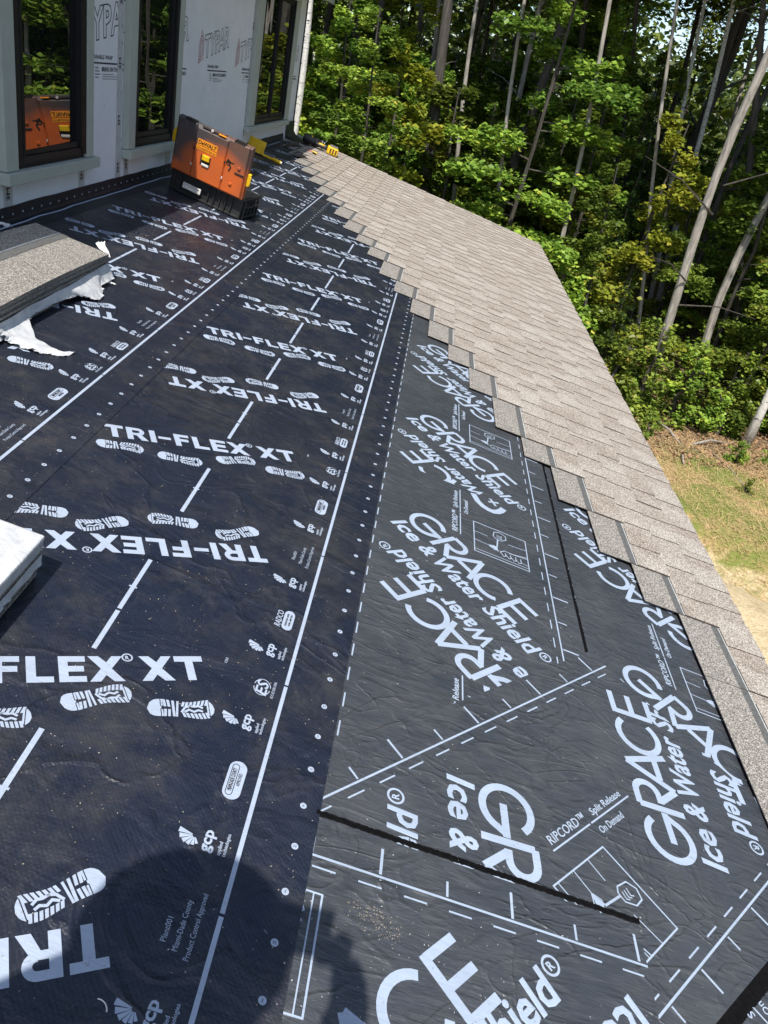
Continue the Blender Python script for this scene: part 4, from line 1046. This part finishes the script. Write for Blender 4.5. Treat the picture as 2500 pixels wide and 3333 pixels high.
blades('leaf_litter', 'brown fallen leaves covering the ground at the forest edge', 'leaf litter', (2, 13, 12.6, 19, lambda x, y: y > 12.9), 9000, .08, .03, M_LITTER, .5)
blades('grass', 'thin green grass tufts growing through the straw', 'grass', (2.5, 10, 6, 14.5, lambda x, y: (band(x, y) > 14.8) & (np.sin(x * 1.7 + 1) * np.sin(y * 1.9) > .1)), 5000, .09, .004, M_LEAFY, 1.3)

# ------------------------------------------------------------------ forest
def leaf_cloud(C, size, tint, droop=.35, aspect=1.0, facing=None):
    """leaf blades around centres C (n,3) -> verts, faces (two triangles folded along the rib)"""
    n = len(C); a = nr.uniform(0, 6.28, n)
    nrm = np.c_[nr.normal(0, droop, n), nr.normal(0, droop, n), np.ones(n)]; nrm /= np.linalg.norm(nrm, axis=1)[:, None]
    d = np.c_[np.cos(a), np.sin(a), np.zeros(n)]; d -= nrm * np.sum(d * nrm, 1)[:, None]; d /= np.linalg.norm(d, axis=1)[:, None]
    e = np.cross(nrm, d); s = (size * nr.uniform(.6, 1.35, n))[:, None]
    V = np.stack([C - d * s * .5, C + e * s * .42 * aspect + d * s * .05 + nrm * s * .10, C + d * s * .55, C - e * s * .42 * aspect + d * s * .05 + nrm * s * .10], 1).reshape(-1, 3)
    i = np.arange(n) * 4
    F = np.stack([np.c_[i, i + 1, i + 2], np.c_[i, i + 2, i + 3]], 1).reshape(-1, 3)
    return V, F, np.repeat(tint, 2)
def sapling_mesh(seed, H, spread, nb, leaves, lsize, mat, low=.12, flat=.12):
    rr = random.Random(seed); bm = bmesh.new(); C = []; T = []
    lean = (rr.uniform(-.35, .35), rr.uniform(-.35, .35))
    tp = [(lean[0] * (k / 6) ** 1.5 + rr.uniform(-.05, .05) * (k > 0), lean[1] * (k / 6) ** 1.5 + rr.uniform(-.05, .05) * (k > 0), H * k / 6) for k in range(7)]
    tube(bm, tp, [.045 * (1 - k / 7.0) + .008 for k in range(7)], 6)
    for i in range(nb):
        u = low + (1 - low) * (i + rr.random()) / nb; k = u * 6; j = min(int(k), 5); f = k - j
        p = [tp[j][q] * (1 - f) + tp[j + 1][q] * f for q in range(3)]
        L = spread * (1 - .72 * u ** 1.6) * rr.uniform(.6, 1.2); az = rr.uniform(0, 6.28); sl = rr.uniform(.05, .55) * (u - .1)
        pts = [p]; 
        for q in range(1, 5):
            w = q / 4; pts.append((p[0] + math.cos(az) * L * w + rr.uniform(-.05, .05), p[1] + math.sin(az) * L * w + rr.uniform(-.05, .05), p[2] + sl * L * w - .10 * L * w * w))
        tube(bm, pts, [.014, .011, .008, .005, .003], 3, False)
        n = int(leaves / nb * (.4 + L / spread))
        w = nr.uniform(.22, 1.1, n); lat = nr.normal(0, .20, n) * L * np.clip(1.25 - w, .2, 1)
        C.append(np.c_[p[0] + math.cos(az) * L * w - math.sin(az) * lat, p[1] + math.sin(az) * L * w + math.cos(az) * lat, p[2] + sl * L * w - .10 * L * w * w + nr.normal(0, flat * .55, n)])
        T.append(np.clip(nr.normal(rr.uniform(.3, .75), .16, n), 0, 1))
    C = np.concatenate(C); T = np.concatenate(T); V, F, TT = leaf_cloud(C, lsize, T, .42)
    lm = fast_mesh('crown', V, F, [mat], TT)
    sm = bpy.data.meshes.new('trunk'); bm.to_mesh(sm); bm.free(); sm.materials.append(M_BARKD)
    return sm, lm
def conifer_mesh(seed, H, spread):
    rr = random.Random(seed); bm = bmesh.new(); tube(bm, [(0, 0, 0), (0, 0, H)], [.06, .01], 6); C = []; T = []
    for i in range(46):
        u = .08 + .9 * i / 46; L = spread * (1 - u) + .15; az = i * 2.4; n = int(60 + 190 * (1 - u)); w = nr.uniform(.1, 1, n); lat = nr.normal(0, .14, n) * L
        C.append(np.c_[math.cos(az) * L * w - math.sin(az) * lat, math.sin(az) * L * w + math.cos(az) * lat, H * u - .22 * L * w + nr.normal(0, .03, n)]); T.append(np.clip(nr.normal(.5, .2, n), 0, 1))
    V, F, TT = leaf_cloud(np.concatenate(C), .06, np.concatenate(T), .3, .5)
    lm = fast_mesh('crown', V, F, [M_LEAFD], TT); sm = bpy.data.meshes.new('trunk'); bm.to_mesh(sm); bm.free(); sm.materials.append(M_BARKD); return sm, lm
def crown_mesh(seed, zb, zt, rad, leaves, size, mat=M_LEAF):
    rr = random.Random(seed); C = []; T = []; m = 40
    for i in range(m):
        u = i / m; z = zb + (zt - zb) * (u ** .9); r0 = rad * math.sin(math.pi * (.12 + .8 * u)) * rr.uniform(.35, 1); az = rr.uniform(0, 6.28)
        c = (math.cos(az) * r0, math.sin(az) * r0, z); n = leaves // m; k = rr.uniform(.45, .95)
        C.append(np.c_[nr.normal(c[0], k, n), nr.normal(c[1], k, n), nr.normal(c[2], k * .33, n)]); T.append(np.clip(nr.normal(rr.uniform(.3, .7), .15, n), 0, 1))
    V, F, TT = leaf_cloud(np.concatenate(C), size, np.concatenate(T), .5); return fast_mesh('crown', V, F, [mat], TT)
def put_tree(name, label, cat, x, y, meshes, rz, sc, group=None, z=None):
    r = bpy.data.objects.new(name, None); COL.objects.link(r); r.empty_display_size = .2
    r.location = (x, y, gz(x, y) - .03 if z is None else z); r.rotation_euler = (rnd.uniform(-.03, .03), rnd.uniform(-.03, .03), rz); r.scale = (sc, sc, sc * rnd.uniform(.92, 1.1))
    for nm, me in zip(('trunk', 'crown'), meshes):
        if me is None: continue
        o = bpy.data.objects.new(nm, me); COL.objects.link(o); o.parent = r
    tag(r, label, cat, group); return r
SAP = [sapling_mesh(40 + i, (5.6, 6.4, 7.4, 4.6, 6.8, 8.2, 5.2)[i], (1.7, 1.5, 1.9, 1.6, 1.4, 1.8, 1.9)[i], (24, 28, 32, 22, 26, 34, 26)[i], (11500, 12000, 14500, 9600, 11500, 15500, 13000)[i], .102, M_LEAF) for i in range(7)]
SAPY = [sapling_mesh(70 + i, (4.8, 6.2)[i], (1.5, 1.7)[i], 22, 5200, .11, M_LEAFY) for i in range(2)]
CON = [conifer_mesh(5, 4.2, 1.3), conifer_mesh(6, 6.5, 1.6)]
BUSH = [sapling_mesh(90 + i, (1.5, 1.1, 1.9)[i], (.9, .7, 1.0)[i], 16, 1500, .085, M_LEAF, .05) for i in range(3)]
CROWN = [crown_mesh(3, 8.5, 15, 2.3, 6500, .19), crown_mesh(4, 9.5, 17, 2.1, 6500, .19), crown_mesh(5, 8.0, 14, 2.1, 5500, .18)]
def trunk_mesh(seed, H, r, mat, lean=(0, 0), wig=.12, n=14, lo=5):
    rr = random.Random(seed); bm = bmesh.new(); N = 16; ph = rr.uniform(0, 6)
    pts = [(lean[0] * k / N + wig * math.sin(ph + k * .7) * min(k, 2) / 2, lean[1] * k / N + wig * math.cos(ph + k * .55) * min(k, 2) / 2, H * k / N) for k in range(N + 1)]
    tube(bm, pts, [r * (1.35 if k == 0 else 1.0 - .7 * k / N) for k in range(N + 1)], 9)
    for i in range(n):
        k = rr.randrange(lo, N); p = pts[k]; az = rr.uniform(0, 6.28); L = rr.uniform(.5, 2.0)
        tube(bm, [p, (p[0] + math.cos(az) * L * .5, p[1] + math.sin(az) * L * .5, p[2] + L * .25), (p[0] + math.cos(az) * L, p[1] + math.sin(az) * L, p[2] + L * .35)], [r * .22, r * .13, .006], 4, False)
    me = bpy.data.meshes.new('trunk'); bm.to_mesh(me); bm.free(); me.materials.append(mat); me.polygons.foreach_set('use_smooth', [True] * len(me.polygons)); return me
# --- trunks that the photograph shows one by one: image line (bottom point, top point), distance, radius, bark
named = [
    ((1478, 617), (1556, 0), 19.5, .06, M_BARK, 'slender pale trunk leaning right above the far half of the rake edge'),
    ((1609, 714), (1686, 183), 17.5, .05, M_BARK, 'thin sunlit trunk rising just behind the middle of the rake edge'),
    ((1806, 887), (1917, 347), 16.8, .055, M_BARK, 'leaning grey trunk standing just past the far eave corner'),
    ((2096, 868), (2173, 250), 17.6, .05, M_BARK, 'slim pale trunk between the eave corner and the big leaning tree'),
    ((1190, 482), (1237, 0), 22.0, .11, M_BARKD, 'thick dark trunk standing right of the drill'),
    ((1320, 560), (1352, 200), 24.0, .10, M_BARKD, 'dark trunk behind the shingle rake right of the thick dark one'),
    ((2240, 290), (2293, 0), 24.0, .075, M_BIRCH, 'white birch trunk against the sky left of the other birch'),
    ((2325, 260), (2390, 0), 23.0, .085, M_BIRCH, 'white birch trunk nearest the sky gap at the top right'),
    ((2443, 1412), (2500, 1283), 14.6, .085, M_BIRCH, 'leaning white birch rising from the right edge of the yard'),
    ((958, 425), (1003, 0), 17.0, .085, M_BIRCH, 'white birch trunk seen right behind the wall corner'),
    ((1390, 430), (1420, 60), 26.0, .10, M_BARK, 'distant grey trunk between the dark trunk and the slender pale one'),
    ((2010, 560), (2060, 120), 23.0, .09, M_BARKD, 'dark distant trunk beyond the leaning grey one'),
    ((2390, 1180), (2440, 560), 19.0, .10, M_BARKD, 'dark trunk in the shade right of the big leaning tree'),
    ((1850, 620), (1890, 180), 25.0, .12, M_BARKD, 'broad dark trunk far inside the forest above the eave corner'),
]
for i, (b, t, Y, r, mt, lab) in enumerate(named):
    P0, P1 = on_y(*b, Y), on_y(*t, Y); d = (P1 - P0) / (P1[2] - P0[2])
    base = P0 + d * (GZ - P0[2]); H = 13.0 + (i % 3)
    lean = (d[0] * H, 0)
    tr = empty('birch_tree' if mt is M_BIRCH else 'forest_tree', (base[0], base[1], GZ - .05), lab, 'tree')
    o = bpy.data.objects.new('trunk', trunk_mesh(200 + i, H, r, mt, lean, .05, 7, 9)); COL.objects.link(o); o.parent = tr
    o = bpy.data.objects.new('crown', CROWN[i % 3]); COL.objects.link(o); o.parent = tr; o.location = (lean[0] * .8, 0, 5.0); o.scale = (.6, .6, .6)
# --- the big leaning tree
P0 = on_ground(2085, 1325); Yb = P0[1]; P1 = on_y(2500, 215, Yb - .3); lt = empty('leaning_tree', P0, 'big leaning tree with pale grey bark at the edge of the yard', 'tree')
bm = bmesh.new(); v = (P1 - P0); pts = []; rad = []
for k in range(15):
    u = k / 7.0; p = v * u + np.array([.10 * math.sin(u * 5), .1 * math.sin(u * 4), 0]) * (u > 0) + np.array([-.25 * math.sin(math.pi * min(u, 1.0)), 0, 0]) * .7
    pts.append(p); rad.append(.095 * rnd.uniform(.94, 1.06) * (1.3 if k == 0 else 1 - .27 * u * .9))
tube(bm, pts, rad, 12)
bm_obj('trunk', bm, M_BARK, None, True).parent = lt
o = bpy.data.objects.new('crown', CROWN[1]); COL.objects.link(o); o.parent = lt; o.location = tuple(v * 1.7 - np.array([0, 0, 8.5])); 
for (u, dx, dy, dz) in ((.35, 1.4, -.3, .1), (.42, -1.0, -.6, .4), (.62, -1.6, -.3, .7), (.7, 1.2, -.4, .5)):
    p = v * u; bm = bmesh.new(); tube(bm, [p, p + np.array([dx, dy, dz]) * .5 + [0, 0, .1], p + np.array([dx, dy, dz])], [.02, .012, .005], 5, False); bm_obj('limb', bm, M_BARKD, None).parent = lt
# --- forest filling
def far_enough(x, y, L, dmin): return all((x - a) ** 2 + (y - b) ** 2 > dmin ** 2 for a, b in L)
placed = []
n_s = 0
for y in np.arange(16.6, 34, 1.85):
    for x in np.arange(-16, 20, 1.75 if y < 24 else 2.3):
        xx = x + rnd.uniform(-.8, .8); yy = y + rnd.uniform(-.8, .8)
        if n_s >= 290: break
        if abs(xx / yy - .05) > .62: continue
        # leave the big leaning trunk clear in front
        if yy < 17.6 and 4.6 < xx < 7.0 : continue
        k = rnd.random()
        if k < .74: put_tree('sapling', 'young maple sapling with layered green leaves ' + ('in the front row of the forest' if yy < 19.4 else 'deeper inside the forest'), 'sapling', xx, yy, SAP[rnd.randrange(7)], rnd.uniform(0, 6.28), rnd.uniform(.75, 1.2) * (.8 if xx / yy > .2 and yy > 20 else 1), 'maple saplings in the front row' if yy < 19.4 else 'maple saplings filling the forest')
        elif k < .88: put_tree('sapling', 'young sapling with yellowing leaves among the forest trees', 'sapling', xx, yy, SAPY[rnd.randrange(2)], rnd.uniform(0, 6.28), rnd.uniform(.8, 1.2), 'yellowing saplings in the forest')
        else: put_tree('hemlock', 'small dark hemlock growing among the forest trees', 'conifer', xx, yy, CON[rnd.randrange(2)], rnd.uniform(0, 6.28), rnd.uniform(.8, 1.3), 'hemlocks in the forest')
        n_s += 1
for (x, y, k, s, lab) in ((3.6, 16.0, 0, .75, 'low green sapling left of the foot of the big leaning tree'), (7.3, 16.1, 3, .8, 'sapling with bright leaves right of the big leaning tree'),
                       (9.0, 15.4, 4, .6, 'short leafy sapling beside the white birch at the right')):
    put_tree('sapling', lab, 'sapling', x, y, SAP[k], rnd.uniform(0, 6), s)
put_tree('hemlock', 'small hemlock at the foot of the big leaning tree', 'conifer', 4.3, 16.3, CON[0], 1.0, .62)
# right-hand forest side (mirrored in the panes)
for i in range(46):
    x = 11.5 + rnd.random() * 9; y = -4 + 20 * rnd.random()
    put_tree('sapling', 'young maple sapling in the forest beyond the right side of the yard', 'sapling', x, y, SAP[rnd.randrange(7)], rnd.uniform(0, 6.28), rnd.uniform(.85, 1.35), 'maple saplings right of the yard')
T_M = [trunk_mesh(300 + i, 15.5, (.10, .13, .09, .15)[i], (M_BARKD, M_BARKD, M_BARK, M_BARKD)[i], (rnd.uniform(-.8, .8), rnd.uniform(-.5, .5)), .12) for i in range(4)]
cnt = 0
for y in np.arange(18.0, 48, 3.0):
    for x in np.arange(-24, 26, 5.0):
        xx = x + rnd.uniform(-1.3, 1.3); yy = y + rnd.uniform(-1.2, 1.2)
        if abs(xx / yy - .05) > .7 or (.19 < xx / yy < .42 and yy > 22 and rnd.random() < .5): continue
        put_tree('forest_tree', 'tall slim forest tree with bare lower trunk and high crown', 'tree', xx, yy, (T_M[rnd.randrange(4)], CROWN[rnd.randrange(3)]), rnd.uniform(0, 6.28), rnd.uniform(.85, 1.15), 'tall trees of the forest'); cnt += 1
for i in range(16):
    x = 13 + rnd.random() * 8; y = -4 + 20 * rnd.random()
    put_tree('forest_tree', 'tall slim tree in the forest beyond the right side of the yard', 'tree', x, y, (T_M[rnd.randrange(4)], CROWN[rnd.randrange(3)]), rnd.uniform(0, 6.28), rnd.uniform(.85, 1.15), 'tall trees right of the yard')
# low bushes along the yard edge
for i in range(26):
    x = rnd.uniform(2.2, 11); y = 14.6 + rnd.uniform(0, 1.6)
    put_tree('bush', 'low leafy bush at the edge of the bare yard', 'bush', x, y, BUSH[rnd.randrange(3)], rnd.uniform(0, 6.28), rnd.uniform(.6, 1.2), 'bushes along the yard edge')
for (x, y, s) in ((5.0, 14.0, .35), (6.6, 13.6, .4), (7.2, 12.7, .3), (4.6, 13.2, .3), (7.8, 11.0, .28), (6.3, 12.2, .22), (7.4, 13.9, .4)):
    put_tree('weed', 'bright green weed sprouting from the bare yard', 'weed', x, y, BUSH[1], rnd.uniform(0, 6), s, 'weeds in the yard')
# far wood behind, one mass
C = []; T = []
n = 90000; th = nr.uniform(-.75, .85, n); rr_ = nr.uniform(44, 85, n); zz = GZ + nr.beta(1.2, 1.2, n) * np.where(th > .17, 9.6, 13)
C = np.c_[np.sin(th) * rr_, np.cos(th) * rr_, zz + 1.2 * np.sin(th * 40) * np.cos(rr_ * .7)]
V, F, TT = leaf_cloud(C, .55, np.clip(nr.normal(.4, .22, n), 0, 1), .7)
fw = bpy.data.objects.new('far_wood', fast_mesh('far_wood', V, F, [M_LEAF], TT)); COL.objects.link(fw); tag(fw, 'far part of the wood closing the view behind the nearer trees', 'wood', kind='stuff')
# fallen branches on the yard
for (a, b, r, lab) in (((2135, 1382), (2215, 1458), .030, 'thick fallen branch lying on the straw near the forest edge'), ((2250, 1455), (2370, 1452), .025, 'pale fallen branch lying across the leaf litter'),
                  ((2315, 1485), (2435, 1612), .013, 'thin dry stick lying on the mossy part of the yard'), ((2215, 1490), (2222, 1520), .020, 'short stub of wood standing in the straw')):
    p, q = on_ground(*a) + [0, 0, .06], on_ground(*b) + [0, 0, .05]; bm = bmesh.new(); m_ = (p + q) / 2 + [0, .08, .05]; tube(bm, [p, m_, q], [r, r * .8, r * .5], 7); o = bm_obj('fallen_branch', bm, M_BARK, None, True); tag(o, lab, 'branch')

# ------------------------------------------------------------------ the photographer, standing behind the lens (casts the foreground shadow)
who = empty('person', roofp(-.25, -.35, 0), 'person in dark work clothes and broad hat holding a phone up to photograph the roof', 'person')
def skin(name, verts, edges, radii, mat, root=0, sub=2):
    me = bpy.data.meshes.new(name); me.from_pydata([tuple(map(float, v)) for v in verts], edges, []); o = bpy.data.objects.new(name, me); COL.objects.link(o)
    m = o.modifiers.new('skin', 'SKIN'); m.use_smooth_shade = True
    for i, r in enumerate(radii):
        sv = me.skin_vertices[0].data[i]; sv.radius = (r, r) if not hasattr(r, '__len__') else r; sv.use_root = (i == root)
    s_ = o.modifiers.new('sub', 'SUBSURF'); s_.levels = sub; s_.render_levels = sub
    dg = bpy.context.evaluated_depsgraph_get(); m2 = bpy.data.meshes.new_from_object(o.evaluated_get(dg)); bpy.data.objects.remove(o); m2.materials.clear(); m2.materials.append(mat); m2.name = name
    return link(bpy.data.objects.new(name, m2), who)
M_CLO = plain('work_clothes', (.06, .07, .09), .9); M_PANTS = plain('trousers', (.10, .085, .06), .9); M_SKIN = plain('skin', (.45, .27, .19), .5, .05); M_CAP = plain('cap', (.05, .05, .06), .8)
fz = lambda x, y: roofp((x + HC * math.sin(PA)) / math.cos(PA), y, 0)[2] + .02
hip = (-.22, -.42, -.56)
V = [hip, (-.22, -.36, -.34), (-.225, -.33, -.14), (-.225, -.30, -.01), (-.225, -.26, .06), (-.22, -.23, .13), (-.22, -.23, .23),
     (-.40, -.28, -.03), (-.47, -.17, -.16), (-.33, -.08, -.10), (-.14, -.05, -.06),
     (-.05, -.28, -.04), (.05, -.18, -.18), (.10, -.09, -.10), (.075, -.045, -.03),
     (-.33, -.43, -.62), (-.36, -.36, -.98), (-.37, -.42, fz(-.37, -.42) + .06), (-.37, -.26, fz(-.37, -.26) + .03),
     (-.11, -.43, -.62), (-.07, -.38, -1.02), (-.06, -.44, fz(-.06, -.44) + .06), (-.06, -.28, fz(-.06, -.28) + .03)]
E_ = [(0, 1), (1, 2), (2, 3), (3, 4), (4, 5), (5, 6), (3, 7), (7, 8), (8, 9), (9, 10), (3, 11), (11, 12), (12, 13), (13, 14), (0, 15), (15, 16), (16, 17), (17, 18), (0, 19), (19, 20), (20, 21), (21, 22)]
Rd = [(.16, .12), (.145, .11), (.16, .115), (.13, .10), (.06, .06), (.085, .095), (.078, .09), .075, .052, .042, .030, .075, .052, .042, .030, .10, .065, .048, .045, .10, .065, .048, .045]
body = skin('body', V, E_, Rd, [M_CLO][0])
for sx, hx in ((-1, -.135), (1, .075)):
    hb = np.array([hx, -.045, -.045 if sx < 0 else -.03]); tgt = np.array([-.075 if sx < 0 else .045, -.030, .0])
    skin('palm', [hb, hb * .5 + tgt * .5, tgt], [(0, 1), (1, 2)], [.028, .032, .026], M_SKIN, 0, 1)
    for q in range(4):
        z = .030 - .020 * q; k = tgt + [0, -.012, z - .0]; skin('finger', [tgt * .6 + hb * .4 + [0, 0, z * .8], k + [-sx * -.004, -.012, 0], k + [-sx * .022, -.016, .002], k + [-sx * (.036 - .003 * q), -.012, .004]], [(0, 1), (1, 2), (2, 3)], [.010, .0095, .009, .008], M_SKIN, 0, 1)
    skin('thumb', [hb * .7 + tgt * .3 + [0, -.02, -.01], tgt + [-sx * .004, -.030, -.012], tgt + [-sx * .022, -.030, -.004]], [(0, 1), (1, 2)], [.012, .011, .009], M_SKIN, 0, 1)
bm = bmesh.new(); bmesh.ops.create_uvsphere(bm, u_segments=24, v_segments=16, radius=1)
for v in bm.verts:
    x, y, z = v.co; f = 1 - .18 * max(0, -z) ; v.co = Vector((x * .078 * f, y * .098 * f + (.012 if z < -.3 and y > 0 else 0), z * .118))
bmesh.ops.translate(bm, vec=(-.22, -.22, .185), verts=bm.verts); bm_obj('head', bm, M_SKIN, who, True)
bm = bmesh.new(); bx(bm, -.232, -.208, -.128, -.098, .15, .195, .008); bm_obj('nose', bm, M_SKIN, who)
for x in (-.255, -.185): bm = bmesh.new(); tube(bm, [(x, -.134, .195), (x, -.125, .195)], [.011, .007], 10); bm_obj('eye', bm, M_DINK, who)
bm = bmesh.new(); bx(bm, -.245, -.195, -.132, -.118, .115, .125, .003); bm_obj('mouth', bm, M_REDP, who)
for x in (-.302, -.138): bm = bmesh.new(); bx(bm, x - .008, x + .008, -.235, -.205, .155, .21, .006); bm_obj('ear', bm, M_SKIN, who)
bm = bmesh.new(); bmesh.ops.create_uvsphere(bm, u_segments=24, v_segments=12, radius=1)
bmesh.ops.bisect_plane(bm, geom=bm.verts[:] + bm.edges[:] + bm.faces[:], plane_co=(0, 0, .1), plane_no=(0, 0, -1), clear_outer=True)
for v in bm.verts: v.co = Vector((v.co.x * .090 - .22, v.co.y * .110 - .222, v.co.z * .105 + .205))
tube(bm, [(-.22, -.222, .212), (-.22, -.222, .220)], [.185, .178], 28); bm_obj('sun_hat', bm, M_CAP, who)
for x in (-.37, -.06): bm = bmesh.new(); zz0 = fz(x, -.36) - .002; bx(bm, x - .05, x + .05, -.49, -.20, zz0, zz0 + .075, .02); bm_obj('boot', bm, M_PANTS, who, True)
ph = bmesh.new(); bx(ph, -.074, .040, -.030, -.022, -.07, .075, .003); o = bm_obj('phone', ph, M_FRAME, None); o.name = 'phone'; tag(o, 'dark phone held up in both hands of the photographer', 'phone')
